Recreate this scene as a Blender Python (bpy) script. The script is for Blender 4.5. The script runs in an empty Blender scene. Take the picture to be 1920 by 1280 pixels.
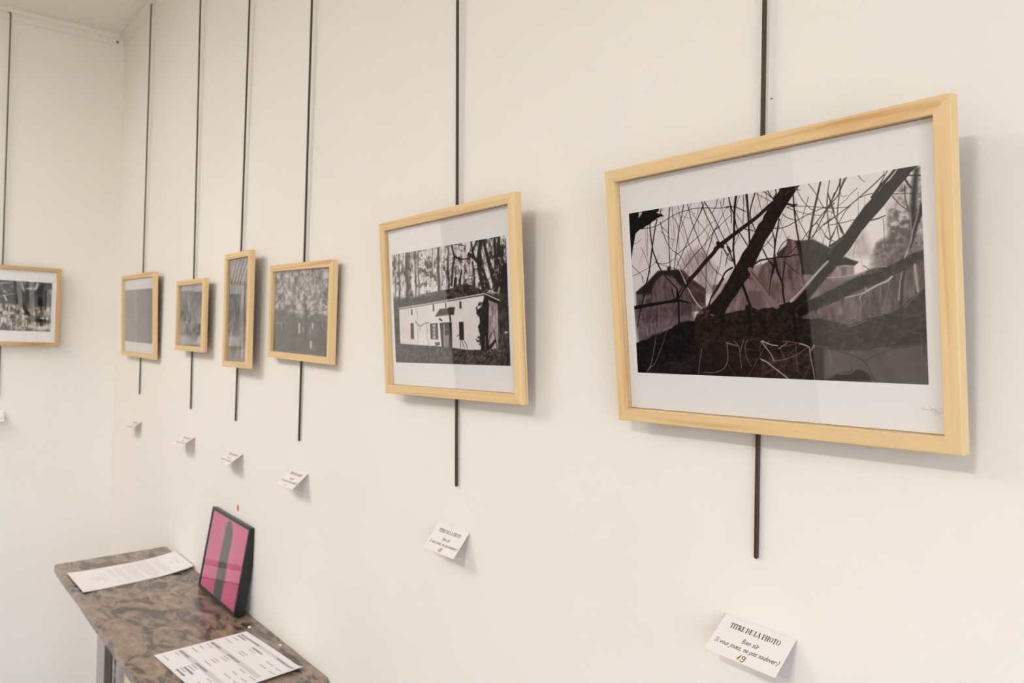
import bpy, math, random
import numpy as np
from mathutils import Matrix, Vector

random.seed(7)
SC = bpy.context.scene
COL = SC.collection
R = math.radians

# ------------------------------------------------------------------ materials
def s2l(c):
    c = np.asarray(c, float) / 255.0
    return np.where(c <= 0.04045, c / 12.92, ((c + 0.055) / 1.055) ** 2.4)

def rgb(*c):
    v = s2l(c)
    return (float(v[0]), float(v[1]), float(v[2]), 1.0)

def new_mat(name):
    m = bpy.data.materials.new(name); m.use_nodes = True
    nt = m.node_tree; b = nt.nodes['Principled BSDF']
    return m, nt, b

def plain(name, col, rough=0.5, metal=0.0, spec=0.5, bump=0.0, bscale=330.0):
    m, nt, b = new_mat(name)
    b.inputs['Base Color'].default_value = col
    b.inputs['Roughness'].default_value = rough
    b.inputs['Metallic'].default_value = metal
    b.inputs['Specular IOR Level'].default_value = spec
    if bump:
        tc = nt.nodes.new('ShaderNodeTexCoord'); n = nt.nodes.new('ShaderNodeTexNoise')
        n.inputs['Scale'].default_value = bscale; n.inputs['Detail'].default_value = 3
        bp = nt.nodes.new('ShaderNodeBump'); bp.inputs['Strength'].default_value = bump
        bp.inputs['Distance'].default_value = 0.002
        nt.links.new(tc.outputs['Object'], n.inputs['Vector'])
        nt.links.new(n.outputs['Fac'], bp.inputs['Height'])
        nt.links.new(bp.outputs['Normal'], b.inputs['Normal'])
    return m

def wall_mat(name, col, var=0.03):
    m, nt, b = new_mat(name)
    tc = nt.nodes.new('ShaderNodeTexCoord')
    n = nt.nodes.new('ShaderNodeTexNoise'); n.inputs['Scale'].default_value = 1.6; n.inputs['Detail'].default_value = 4
    r = nt.nodes.new('ShaderNodeValToRGB')
    c = np.array(col[:3])
    r.color_ramp.elements[0].position = 0.3; r.color_ramp.elements[1].position = 0.7
    r.color_ramp.elements[0].color = (*(c * (1 - var)), 1)
    r.color_ramp.elements[1].color = (*np.minimum(c * (1 + var), 1), 1)
    nt.links.new(tc.outputs['Object'], n.inputs['Vector'])
    nt.links.new(n.outputs['Fac'], r.inputs['Fac'])
    nt.links.new(r.outputs['Color'], b.inputs['Base Color'])
    b.inputs['Roughness'].default_value = 0.62
    b.inputs['Specular IOR Level'].default_value = 0.25
    # fine roller-paint texture
    n2 = nt.nodes.new('ShaderNodeTexNoise'); n2.inputs['Scale'].default_value = 260; n2.inputs['Detail'].default_value = 2
    n3 = nt.nodes.new('ShaderNodeTexNoise'); n3.inputs['Scale'].default_value = 7; n3.inputs['Detail'].default_value = 3
    ad = nt.nodes.new('ShaderNodeMath'); ad.operation = 'MULTIPLY_ADD'; ad.inputs[1].default_value = 3.0
    bp = nt.nodes.new('ShaderNodeBump'); bp.inputs['Strength'].default_value = 0.12; bp.inputs['Distance'].default_value = 0.0012
    nt.links.new(tc.outputs['Object'], n2.inputs['Vector']); nt.links.new(tc.outputs['Object'], n3.inputs['Vector'])
    nt.links.new(n3.outputs['Fac'], ad.inputs[0]); nt.links.new(n2.outputs['Fac'], ad.inputs[2])
    nt.links.new(ad.outputs[0], bp.inputs['Height'])
    nt.links.new(bp.outputs['Normal'], b.inputs['Normal'])
    return m

def pine_mat(name, light, dark, seed=0.0):
    m, nt, b = new_mat(name)
    uv = nt.nodes.new('ShaderNodeUVMap'); uv.uv_map = 'grain'
    mp = nt.nodes.new('ShaderNodeMapping'); mp.inputs['Scale'].default_value = (2.2, 62, 1); mp.inputs['Location'].default_value = (seed, seed * 3, 0)
    n = nt.nodes.new('ShaderNodeTexNoise'); n.inputs['Scale'].default_value = 1.0; n.inputs['Detail'].default_value = 3; n.inputs['Distortion'].default_value = 1.2
    mp2 = nt.nodes.new('ShaderNodeMapping'); mp2.inputs['Scale'].default_value = (14, 900, 1)
    n2 = nt.nodes.new('ShaderNodeTexNoise'); n2.inputs['Scale'].default_value = 1.0; n2.inputs['Detail'].default_value = 2
    r = nt.nodes.new('ShaderNodeValToRGB')
    e = r.color_ramp.elements
    e[0].position = 0.36; e[0].color = light; e[1].position = 0.72; e[1].color = dark
    k = e.new(0.55); k.color = tuple(0.78 * light[i] + 0.22 * dark[i] for i in range(3)) + (1,)
    mx = nt.nodes.new('ShaderNodeMix'); mx.data_type = 'RGBA'; mx.blend_type = 'MULTIPLY'
    mx.inputs[0].default_value = 0.10
    nt.links.new(uv.outputs['UV'], mp.inputs['Vector']); nt.links.new(mp.outputs['Vector'], n.inputs['Vector'])
    nt.links.new(uv.outputs['UV'], mp2.inputs['Vector']); nt.links.new(mp2.outputs['Vector'], n2.inputs['Vector'])
    nt.links.new(n.outputs['Fac'], r.inputs['Fac'])
    nt.links.new(r.outputs['Color'], mx.inputs[6]); nt.links.new(n2.outputs['Fac'], mx.inputs[7])
    nt.links.new(mx.outputs[2], b.inputs['Base Color'])
    b.inputs['Roughness'].default_value = 0.45
    b.inputs['Specular IOR Level'].default_value = 0.4
    return m

def glass_mat(name, ior=1.5, tint=(1, 1, 1, 1)):
    """Thin clear pane: mirror reflection by the Fresnel law of its two faces, the rest passes straight on."""
    m = bpy.data.materials.new(name); m.use_nodes = True
    nt = m.node_tree; nt.nodes.clear()
    out = nt.nodes.new('ShaderNodeOutputMaterial')
    fr = nt.nodes.new('ShaderNodeFresnel'); fr.inputs['IOR'].default_value = ior
    geo = nt.nodes.new('ShaderNodeNewGeometry')
    a = nt.nodes.new('ShaderNodeMath'); a.operation = 'MULTIPLY'; a.inputs[1].default_value = 2.0
    c = nt.nodes.new('ShaderNodeMath'); c.operation = 'ADD'; c.inputs[1].default_value = 1.0
    d = nt.nodes.new('ShaderNodeMath'); d.operation = 'DIVIDE'
    inv = nt.nodes.new('ShaderNodeMath'); inv.operation = 'SUBTRACT'; inv.inputs[0].default_value = 1.0
    f = nt.nodes.new('ShaderNodeMath'); f.operation = 'MULTIPLY'
    tr = nt.nodes.new('ShaderNodeBsdfTransparent'); tr.inputs['Color'].default_value = tint
    gl = nt.nodes.new('ShaderNodeBsdfGlossy'); gl.inputs['Roughness'].default_value = 0.0
    mx = nt.nodes.new('ShaderNodeMixShader')
    L = nt.links.new
    L(fr.outputs[0], a.inputs[0]); L(fr.outputs[0], c.inputs[0]); L(a.outputs[0], d.inputs[0]); L(c.outputs[0], d.inputs[1])
    L(geo.outputs['Backfacing'], inv.inputs[1]); L(d.outputs[0], f.inputs[0]); L(inv.outputs[0], f.inputs[1])
    L(f.outputs[0], mx.inputs[0]); L(tr.outputs[0], mx.inputs[1]); L(gl.outputs[0], mx.inputs[2])
    L(mx.outputs[0], out.inputs['Surface'])
    return m

def art_mat(name, rough=0.45, spec=0.3):
    m, nt, b = new_mat(name)
    a = nt.nodes.new('ShaderNodeAttribute'); a.attribute_name = 'ink'; a.attribute_type = 'GEOMETRY'
    nt.links.new(a.outputs['Color'], b.inputs['Base Color'])
    b.inputs['Roughness'].default_value = rough
    b.inputs['Specular IOR Level'].default_value = spec
    return m

def marble_mat(name):
    m, nt, b = new_mat(name)
    L = nt.links.new
    tc = nt.nodes.new('ShaderNodeTexCoord')
    mp = nt.nodes.new('ShaderNodeMapping'); mp.inputs['Scale'].default_value = (0.52, 1.0, 1.0); mp.inputs['Rotation'].default_value = (0, 0, R(-12))
    L(tc.outputs['Object'], mp.inputs['Vector'])
    n1 = nt.nodes.new('ShaderNodeTexNoise'); n1.inputs['Scale'].default_value = 17; n1.inputs['Detail'].default_value = 6; n1.inputs['Roughness'].default_value = 0.62; n1.inputs['Distortion'].default_value = 1.6
    n2 = nt.nodes.new('ShaderNodeTexNoise'); n2.inputs['Scale'].default_value = 7; n2.inputs['Detail'].default_value = 5; n2.inputs['Distortion'].default_value = 2.2
    n3 = nt.nodes.new('ShaderNodeTexNoise'); n3.inputs['Scale'].default_value = 70; n3.inputs['Detail'].default_value = 4
    for n in (n1, n2, n3): L(mp.outputs['Vector'], n.inputs['Vector'])
    r1 = nt.nodes.new('ShaderNodeValToRGB'); e = r1.color_ramp.elements
    e[0].position = 0.405; e[0].color = rgb(50, 44, 40); e[1].position = 0.70; e[1].color = rgb(158, 134, 113)
    k = e.new(0.462); k.color = rgb(82, 72, 64)
    k = e.new(0.495); k.color = rgb(122, 105, 92)
    k = e.new(0.57); k.color = rgb(136, 115, 98)
    r2 = nt.nodes.new('ShaderNodeValToRGB'); e = r2.color_ramp.elements
    e[0].position = 0.40; e[0].color = rgb(104, 93, 85); e[1].position = 0.66; e[1].color = rgb(150, 122, 100)
    k = e.new(0.53); k.color = rgb(126, 106, 93)
    mx = nt.nodes.new('ShaderNodeMix'); mx.data_type = 'RGBA'; mx.inputs[0].default_value = 0.14
    L(n1.outputs['Fac'], r1.inputs['Fac']); L(n2.outputs['Fac'], r2.inputs['Fac'])
    L(r1.outputs['Color'], mx.inputs[6]); L(r2.outputs['Color'], mx.inputs[7])
    mu = nt.nodes.new('ShaderNodeMix'); mu.data_type = 'RGBA'; mu.blend_type = 'OVERLAY'; mu.inputs[0].default_value = 0.35
    L(mx.outputs[2], mu.inputs[6]); L(n3.outputs['Fac'], mu.inputs[7])
    L(mu.outputs[2], b.inputs['Base Color'])
    b.inputs['Roughness'].default_value = 0.22
    return m

def floor_mat(name):
    m, nt, b = new_mat(name)
    L = nt.links.new
    tc = nt.nodes.new('ShaderNodeTexCoord')
    br = nt.nodes.new('ShaderNodeTexBrick'); br.inputs['Scale'].default_value = 1.0
    br.inputs['Brick Width'].default_value = 1.1; br.inputs['Row Height'].default_value = 0.11; br.inputs['Mortar Size'].default_value = 0.002
    br.inputs['Color1'].default_value = rgb(142, 128, 114); br.inputs['Color2'].default_value = rgb(126, 114, 102); br.inputs['Mortar'].default_value = rgb(70, 50, 35)
    L(tc.outputs['Object'], br.inputs['Vector']); L(br.outputs['Color'], b.inputs['Base Color'])
    b.inputs['Roughness'].default_value = 0.35
    return m

def emit_mat(name, col, strength):
    m = bpy.data.materials.new(name); m.use_nodes = True
    nt = m.node_tree; nt.nodes.clear()
    o = nt.nodes.new('ShaderNodeOutputMaterial'); e = nt.nodes.new('ShaderNodeEmission')
    e.inputs['Color'].default_value = col; e.inputs['Strength'].default_value = strength
    nt.links.new(e.outputs[0], o.inputs[0])
    return m

WALLC = rgb(238, 232, 223)
M = dict(
    wall=wall_mat('wall_paint', WALLC),
    ceil=wall_mat('ceiling_paint', rgb(243, 238, 231), 0.01),
    trim=plain('trim_paint', rgb(232, 228, 218), 0.45),
    floor=floor_mat('parquet'),
    pine=[pine_mat('pine_%d' % i, rgb(233, 203, 152), rgb(200, 150, 94), i * 5.3) for i in range(4)],
    oak=pine_mat('oak', rgb(206, 170, 118), rgb(168, 126, 78), 31.0),
    rod=plain('bronze_rod', rgb(64, 50, 38), 0.5, 0.0, spec=.3, bump=0.1),
    glass=glass_mat('picture_glass', 1.58),
    pane=glass_mat('window_glass'),
    paper=plain('white_paper', rgb(250, 245, 242), 0.7, spec=0.2),
    card=plain('white_card', rgb(229, 221, 217), 0.65, spec=0.2),
    back=plain('brown_board', rgb(120, 92, 66), 0.8, bump=0.2),
    ink=art_mat('photo_print', .5, .08),
    ink_paper=art_mat('printed_paper', 0.7, 0.2),
    black=plain('black_lacquer', rgb(16, 15, 15), 0.35),
    red=plain('red_sticker', rgb(222, 84, 48), 0.5),
    marble=marble_mat('brown_marble'),
    greymarble=plain('grey_marble', rgb(160, 152, 150), 0.3, bump=0.05),
    darkmarble=plain('dark_marble', rgb(44, 34, 29), 0.5, spec=.3, bump=0.2, bscale=60),
    cream=plain('cream_board', rgb(226, 211, 180), 0.6),
    brown=plain('brown_door_paint', rgb(74, 48, 34), 0.4),
    darkwood=plain('dark_door_paint', rgb(26, 22, 21), 0.5),
    white=plain('white_lacquer', rgb(238, 236, 232), 0.4),
    steel=plain('steel', rgb(120, 115, 110), 0.4, 0.8),
    lamp=emit_mat('lamp_diffuser', (1.0, 0.962, 0.895, 1), 1480.0),
    fill_lamp=emit_mat('fill_lamp_diffuser', (1.0, 0.99, 0.985, 1), 39.0),
)

# ------------------------------------------------------------------ mesh helpers
def mesh_obj(name, verts, faces, mat, parent=None, smooth=False):
    me = bpy.data.meshes.new(name)
    me.from_pydata([tuple(v) for v in verts], [], faces)
    me.update()
    if mat: me.materials.append(mat)
    if smooth:
        for p in me.polygons: p.use_smooth = True
    o = bpy.data.objects.new(name, me); COL.objects.link(o)
    if parent: o.parent = parent
    return o

def boxes_mesh(name, boxes, mat, parent=None, bevel=0.0):
    """boxes: list of (x0,x1,y0,y1,z0,z1)."""
    V, F = [], []
    for (x0, x1, y0, y1, z0, z1) in boxes:
        k = len(V)
        V += [(x0, y0, z0), (x1, y0, z0), (x1, y1, z0), (x0, y1, z0), (x0, y0, z1), (x1, y0, z1), (x1, y1, z1), (x0, y1, z1)]
        F += [(k, k+3, k+2, k+1), (k+4, k+5, k+6, k+7), (k, k+1, k+5, k+4), (k+1, k+2, k+6, k+5), (k+2, k+3, k+7, k+6), (k+3, k, k+4, k+7)]
    o = mesh_obj(name, V, F, mat, parent)
    if bevel:
        bv = o.modifiers.new('bevel', 'BEVEL'); bv.width = bevel; bv.segments = 3; bv.limit_method = 'ANGLE'
    return o

def extrude_profile(name, prof, a, b, axis, mat, parent=None):
    """prof: closed 2-D loop; axis 'x': (y,z) swept along x from a to b; 'y': (x,z) swept along y."""
    n = len(prof)
    V = []
    for t in (a, b):
        for (p, q) in prof:
            V.append((t, p, q) if axis == 'x' else (p, t, q))
    F = [(i, (i+1) % n, n+(i+1) % n, n+i) for i in range(n)]
    F += [tuple(reversed(range(n))), tuple(range(n, 2*n))]
    o = mesh_obj(name, V, F, mat, parent)
    import bmesh
    bm = bmesh.new(); bm.from_mesh(o.data); bmesh.ops.recalc_face_normals(bm, faces=bm.faces); bm.to_mesh(o.data); bm.free()
    return o

def empty(name, mat4=None, loc=None):
    o = bpy.data.objects.new(name, None); COL.objects.link(o); o.empty_display_size = 0.05
    if mat4 is not None: o.matrix_world = mat4
    if loc is not None: o.location = loc
    return o

def tag(o, label=None, cat=None, group=None, kind=None):
    if label: o['label'] = label
    if cat: o['category'] = cat
    if group: o['group'] = group
    if kind: o['kind'] = kind
    return o

def struct(o):
    o['kind'] = 'structure'; return o

def ink_grid(name, canvas, P, mat, parent):
    """canvas: HxWx3 sRGB 0..255 picture (row 0 on top); P(u, v) -> local point arrays, v down."""
    H, W, _ = canvas.shape
    u, v = np.meshgrid(np.linspace(0, 1, W), np.linspace(0, 1, H))
    co = np.stack(P(u, v), -1).reshape(-1, 3).astype(np.float32)
    idx = np.arange(W * H).reshape(H, W)
    q = np.stack([idx[1:, :-1], idx[1:, 1:], idx[:-1, 1:], idx[:-1, :-1]], -1).reshape(-1, 4)
    me = bpy.data.meshes.new(name)
    me.vertices.add(W * H); me.vertices.foreach_set('co', co.ravel())
    me.loops.add(q.size); me.loops.foreach_set('vertex_index', q.ravel().astype(np.int32))
    me.polygons.add(len(q)); me.polygons.foreach_set('loop_start', np.arange(0, q.size, 4, dtype=np.int32))
    try: me.polygons.foreach_set('loop_total', np.full(len(q), 4, dtype=np.int32))
    except Exception: pass
    at = me.attributes.new('ink', 'FLOAT_COLOR', 'POINT')
    c = np.ones((W * H, 4), np.float32); c[:, :3] = s2l(np.clip(canvas, 0, 255).reshape(-1, 3))
    at.data.foreach_set('color', c.ravel())
    me.materials.append(mat); me.update(calc_edges=True); me.validate()
    o = bpy.data.objects.new(name, me); COL.objects.link(o); o.parent = parent
    return o

# ------------------------------------------------------------------ a little drawing board for the printed pictures
RNG = np.random.default_rng(11)

def vnoise(H, W, cy, cx, seed):
    g = np.random.default_rng(seed).random((int(cy) + 3, int(cx) + 3))
    y = np.linspace(0, cy, H); x = np.linspace(0, cx, W)
    yi = y.astype(int); xi = x.astype(int); fy = (y - yi); fx = (x - xi)
    fy = fy * fy * (3 - 2 * fy); fx = fx * fx * (3 - 2 * fx)
    a = g[yi][:, xi]; b = g[yi][:, xi + 1]; c = g[yi + 1][:, xi]; d = g[yi + 1][:, xi + 1]
    return (a * (1 - fx) + b * fx) * (1 - fy)[:, None] + (c * (1 - fx) + d * fx) * fy[:, None]

def fbm(H, W, cy, cx, seed, octv=4, gain=0.55):
    s = np.zeros((H, W)); a = 1.0; t = 0
    for i in range(octv):
        s += a * vnoise(H, W, cy * 2 ** i, cx * 2 ** i, seed + i * 17); t += a; a *= gain
    s /= t
    return np.clip((s - 0.5) * 1.9 + 0.5, 0, 1)

class Board:
    def __init__(self, W, H, quad=None, bg=(255, 255, 255)):
        self.W, self.H = W * 2, H * 2
        self.im = np.zeros((self.H, self.W, 3)); self.im[:] = bg
        if quad is not None:
            A = []; B = []
            for (x, y), (u, v) in zip(quad, [(0, 0), (1, 0), (1, 1), (0, 1)]):
                A.append([x, y, 1, 0, 0, 0, -u * x, -u * y]); B.append(u)
                A.append([0, 0, 0, x, y, 1, -v * x, -v * y]); B.append(v)
            h = np.linalg.solve(np.array(A, float), np.array(B, float))
            self.h = np.append(h, 1).reshape(3, 3)
            q = np.array(quad, float)
            self.k = self.W / (0.5 * (np.linalg.norm(q[1] - q[0]) + np.linalg.norm(q[2] - q[3])))
            self.ky = self.H / (0.5 * (np.linalg.norm(q[3] - q[0]) + np.linalg.norm(q[2] - q[1])))
            self.k = 0.5 * (self.k + self.ky)
        else:
            self.h = np.diag([1.0, 1.0, 1.0]); self.k = self.W
        self.org = (0, 0, 1.0)
    def frame(self, x, y, s):
        self.org = (x, y, s); return self
    def pts(self, p):
        p = np.asarray(p, float)
        x = self.org[0] + p[:, 0] * self.org[2]; y = self.org[1] + p[:, 1] * self.org[2]
        q = self.h @ np.stack([x, y, np.ones_like(x)])
        return np.stack([q[0] / q[2] * self.W, q[1] / q[2] * self.H], -1)
    def _blend(self, x0, x1, y0, y1, a, col):
        s = self.im[y0:y1, x0:x1]
        if callable(col): c = col(x0, x1, y0, y1)
        elif isinstance(col, np.ndarray) and col.ndim == 3: c = col[y0:y1, x0:x1]
        else: c = np.array(col, float)
        s += (c - s) * a[..., None]
    def _bb(self, p, m):
        x0 = int(max(0, math.floor(p[:, 0].min() - m))); x1 = int(min(self.W, math.ceil(p[:, 0].max() + m)))
        y0 = int(max(0, math.floor(p[:, 1].min() - m))); y1 = int(min(self.H, math.ceil(p[:, 1].max() + m)))
        return x0, x1, y0, y1
    def poly(self, p, col, alpha=1.0, soft=0.0, mask=None):
        p = self.pts(p); x0, x1, y0, y1 = self._bb(p, 2 + soft * 2)
        if x1 <= x0 or y1 <= y0: return
        X, Y = np.meshgrid(np.arange(x0, x1) + 0.5, np.arange(y0, y1) + 0.5)
        ins = np.zeros(X.shape, bool); d = np.full(X.shape, 1e9)
        n = len(p)
        for i in range(n):
            ax, ay = p[i]; bx, by = p[(i + 1) % n]
            if ay != by:
                c = ((ay > Y) != (by > Y)) & (X < (bx - ax) * (Y - ay) / (by - ay) + ax); ins ^= c
            L = (bx - ax) ** 2 + (by - ay) ** 2
            t = np.clip(((X - ax) * (bx - ax) + (Y - ay) * (by - ay)) / max(L, 1e-9), 0, 1)
            d = np.minimum(d, np.hypot(X - ax - t * (bx - ax), Y - ay - t * (by - ay)))
        sd = np.where(ins, d, -d); w = 1.0 + soft * 2
        a = np.clip(0.5 + sd / w, 0, 1) * alpha
        if mask is not None: a = a * mask[y0:y1, x0:x1]
        self._blend(x0, x1, y0, y1, a, col)
    def line(self, p, w, col, alpha=1.0, w2=None, soft=0.0):
        """w: width in photo-frame units (same units as the points)."""
        w2 = w if w2 is None else w2
        k = self.org[2] * self.k
        p = self.pts(p)
        n = len(p); ws = np.linspace(w, w2, n) * k * 0.5
        m = max(ws) + 2 + soft
        x0, x1, y0, y1 = self._bb(p, m)
        if x1 <= x0 or y1 <= y0: return
        X, Y = np.meshgrid(np.arange(x0, x1) + 0.5, np.arange(y0, y1) + 0.5)
        a = np.zeros(X.shape)
        for i in range(n - 1):
            ax, ay = p[i]; bx, by = p[i + 1]
            L = (bx - ax) ** 2 + (by - ay) ** 2
            t = np.clip(((X - ax) * (bx - ax) + (Y - ay) * (by - ay)) / max(L, 1e-9), 0, 1)
            d = np.hypot(X - ax - t * (bx - ax), Y - ay - t * (by - ay))
            r = ws[i] + (ws[i + 1] - ws[i]) * t
            cov = np.clip(0.5 + (r - d) / (1 + soft), 0, 1)
            thin = np.clip(r * 2, 0.25, 1)
            a = np.maximum(a, cov * thin)
        self._blend(x0, x1, y0, y1, a * alpha, col)
    def curve(self, p, w, col, alpha=1.0, w2=None, soft=0.0):
        p = np.asarray(p, float)
        if len(p) > 2:
            q = []
            P = np.vstack([2 * p[0] - p[1], p, 2 * p[-1] - p[-2]])
            for i in range(1, len(P) - 2):
                for t in np.linspace(0, 1, 6, endpoint=False):
                    a, b, c, d = P[i-1], P[i], P[i+1], P[i+2]
                    q.append(0.5 * (2*b + (c-a)*t + (2*a-5*b+4*c-d)*t*t + (3*b-a-3*c+d)*t**3))
            q.append(p[-1]); p = np.array(q)
        self.line(p, w, col, alpha, w2, soft)
    def tone(self, n, c0, c1):
        """picture-sized colour field between two tones by a 0..1 field."""
        return np.array(c0, float) + (np.array(c1, float) - np.array(c0, float)) * n[..., None]
    def blur(self, r):
        for ax in (0, 1):
            k = np.ones(2 * r + 1) / (2 * r + 1)
            pad = [(0, 0)] * 3; pad[ax] = (r, r)
            q = np.pad(self.im, pad, mode='edge')
            c = np.cumsum(q, axis=ax)
            z = np.zeros_like(np.take(c, [0], axis=ax)); c = np.concatenate([z, c], axis=ax)
            n = self.im.shape[ax]
            self.im = (np.take(c, range(2*r+1, 2*r+1+n), axis=ax) - np.take(c, range(0, n), axis=ax)) / (2*r+1)
    def out(self):
        a = self.im
        return 0.25 * (a[0::2, 0::2] + a[1::2, 0::2] + a[0::2, 1::2] + a[1::2, 1::2])

def art_fallen_tree():
    """Black-and-white print: a fallen tree and bare twigs before two old houses."""
    W, H = 640, 400
    B = Board(W, H, [(1180, 399), (1720, 310), (1737, 722), (1191, 695)])
    hh, ww = B.H, B.W
    s = 0.14065
    def Z(i):
        return B.frame(*{1: (1170, 370, s), 2: (1360, 330, s), 3: (1540, 300, s), 4: (1170, 520, s), 5: (1360, 490, s),
                         6: (1545, 470, s), 7: (1360, 600, .10417), 8: (1545, 600, .10417), 0: (0, 0, 1)}[i])
    rnd = random.Random(3)
    n1 = fbm(hh, ww, 3, 4, 1); n2 = fbm(hh, ww, 20, 40, 2); n3 = fbm(hh, ww, 60, 90, 3, 3); nv = fbm(hh, ww, 14, 120, 4, 3)
    nf = fbm(hh, ww, 110, 170, 9, 2)
    # sky
    xs = np.linspace(0, 1, ww)[None, :]
    sky = np.clip(0.25 + 0.9 * xs + 0.25 * (n1 - 0.5), 0, 1)
    B.im[:] = B.tone(sky, (216, 203, 206), (242, 232, 226))
    DK = (26, 17, 16)
    # pale far trees
    far = B.tone(np.clip(0.55 * n2 + 0.45 * nv, 0, 1), (120, 100, 98), (205, 192, 190))
    Z(1).poly([(740, 900), (800, 740), (900, 690), (960, 650), (1040, 690), (1100, 760), (1200, 900), (1230, 1280), (800, 1280)], far, 0.75, soft=14)
    for k in range(46):
        x = rnd.uniform(770, 1130); y = rnd.uniform(660, 1000)
        Z(1).line([(x, y + rnd.uniform(80, 220)), (x + rnd.uniform(-50, 50), y)], 5, (128, 104, 102), 0.45)
    Z(3).poly([(380, 1100), (440, 1000), (500, 930), (560, 990), (640, 1280), (300, 1280)], far, 0.55, soft=14)
    bush = B.tone(np.clip((0.6 * n2 + 0.4 * n3 - 0.33) * 2.6, 0, 1), (84, 72, 72), (206, 194, 190))
    Z(3).poly([(640, 1300), (700, 1110), (760, 1060), (830, 1040), (860, 960), (840, 880), (850, 740), (830, 620), (900, 540), (960, 440), (1040, 330), (1160, 240), (1320, 210), (1330, 1300)], bush, 0.92, soft=10)
    Z(3).poly([(650, 1300), (720, 1110), (800, 1080), (900, 1040), (1010, 1010), (1330, 960), (1340, 1400), (620, 1400)], B.tone(n3, (78, 68, 67), (134, 120, 118)), 0.85, soft=12)
    # middle distance, field and reeds
    reed = B.tone(np.clip(0.35 * n2 + 0.65 * nv, 0, 1), (62, 52, 50), (128, 112, 108))
    Z(6).poly([(-700, 420), (90, 380), (380, 320), (600, 220), (1000, 60), (1330, 60), (1350, 1010), (-700, 1010)], reed, 1, soft=4)
    Z(5).poly([(-200, 300), (200, 250), (330, 90), (460, 30), (620, -60), (1000, -100), (1500, -60), (1500, 700), (-200, 700)], B.tone(np.clip(.5 * nv + .5 * n2, 0, 1), (84, 68, 67), (146, 124, 121)), 1, soft=2)
    # big house in the middle
    wallm = B.tone(np.clip(.3 * n2 + .7 * nv, 0, 1), (78, 62, 60), (132, 110, 106))
    Z(2).poly([(415, 1290), (450, 1200), (520, 1150), (650, 1100), (665, 1010), (780, 910), (800, 830), (850, 845), (900, 860), (960, 850), (1000, 1300)], wallm, 1, soft=3)
    Z(2).poly([(795, 825), (850, 840), (855, 1010), (800, 1030)], (88, 68, 64), 1, soft=2)
    Z(2).poly([(900, 850), (960, 850), (1140, 835), (1250, 890), (1400, 970), (1450, 1010), (1300, 1120), (1150, 1300), (990, 1300), (960, 1100)], B.tone(n3, (30, 27, 28), (56, 52, 52)), 1, soft=3)
    Z(2).poly([(660, 1040), (780, 915), (800, 930), (720, 1080)], (58, 44, 42), 1, soft=2)
    Z(5).poly([(400, 200), (480, 30), (520, 10), (460, 160), (420, 300)], (78, 62, 60), .7, soft=6)
    Z(5).poly([(320, 70), (360, 40), (450, 20), (400, 190), (360, 150)], (150, 132, 130), .9, soft=4)
    Z(5).poly([(280, 400), (320, 380), (450, 385), (470, 610), (330, 600)], (96, 80, 78), .9, soft=5)
    Z(5).poly([(800, 100), (850, 90), (850, 230), (810, 240)], (66, 50, 48), .7, soft=4)
    Z(5).poly([(600, 270), (700, 260), (700, 380), (600, 390)], (76, 60, 56), .6, soft=10)
    # house end on the right
    Z(6).poly([(60, 330), (120, 190), (360, 185), (372, 350), (200, 420), (60, 420)], (150, 134, 131), 1, soft=3)
    Z(6).poly([(130, 170), (240, 70), (330, 110), (425, 140), (370, 188), (250, 180), (150, 190)], (36, 31, 31), 1, soft=2)
    Z(6).poly([(195, 210), (258, 208), (258, 320), (200, 325)], (104, 90, 88), 1, soft=3)
    Z(6).line([(228, 212), (230, 320)], 6, (150, 134, 131), .8)
    Z(6).poly([(0, 380), (370, 350), (350, 420), (0, 560)], (98, 86, 84), .7, soft=10)
    # house on the left
    gab = B.tone(np.clip(.35 * n2 + .65 * nv, 0, 1), (66, 52, 52), (118, 100, 100))
    Z(1).poly([(150, 1240), (290, 1120), (440, 965), (565, 955), (565, 912), (606, 908), (606, 950), (720, 945), (790, 960), (860, 1050), (1060, 1200), (1062, 1500), (150, 1500)], gab, 1, soft=2)
    Z(1).poly([(150, 1240), (290, 1120), (440, 963), (565, 955), (565, 912), (606, 908), (606, 950), (720, 945), (800, 1130), (740, 1160), (640, 1040), (500, 1010), (420, 1080), (360, 1200), (350, 1275), (150, 1275)], (28, 20, 21), .95, soft=5)
    Z(1).poly([(720, 948), (800, 1000), (860, 1050), (1060, 1200), (1060, 1420), (880, 1400), (830, 1200)], B.tone(n3, (52, 38, 35), (92, 70, 66)), 1, soft=3)
    Z(4).poly([(150, 200), (350, 195), (350, 170), (860, 160), (880, 460), (160, 620)], gab, .7, soft=6)
    Z(4).poly([(280, 270), (340, 262), (340, 320), (285, 330)], (58, 46, 46), .8, soft=4)
    Z(4).poly([(750, 330), (860, 330), (880, 470), (760, 480)], (58, 44, 46), .6, soft=14)
    Z(4).poly([(110, 400), (500, 380), (900, 430), (920, 560), (700, 600), (440, 740), (170, 860)], B.tone(np.clip(.5 * nv + .5 * n3, 0, 1), (56, 42, 44), (112, 92, 94)), .85, soft=10)
    for k in range(70):
        x = rnd.uniform(190, 900); y = rnd.uniform(480, 680)
        Z(4).line([(x, y), (x + rnd.uniform(-25, 25), y - rnd.uniform(60, 190))], 6, (50, 36, 38) if k % 2 else (128, 106, 106), .4)
    # reeds on the right field
    for k in range(150):
        x = rnd.uniform(150, 1290); y = rnd.uniform(430, 840) - .05 * x
        Z(6).line([(x, y), (x + rnd.uniform(-18, 18), y - rnd.uniform(40, 150))], 5, (48, 40, 39) if k % 2 else (138, 124, 121), .3)
    # ground below
    low = B.tone(np.clip(.6 * n2 + .4 * n3, 0, 1), (14, 9, 9), (44, 33, 31))
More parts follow.
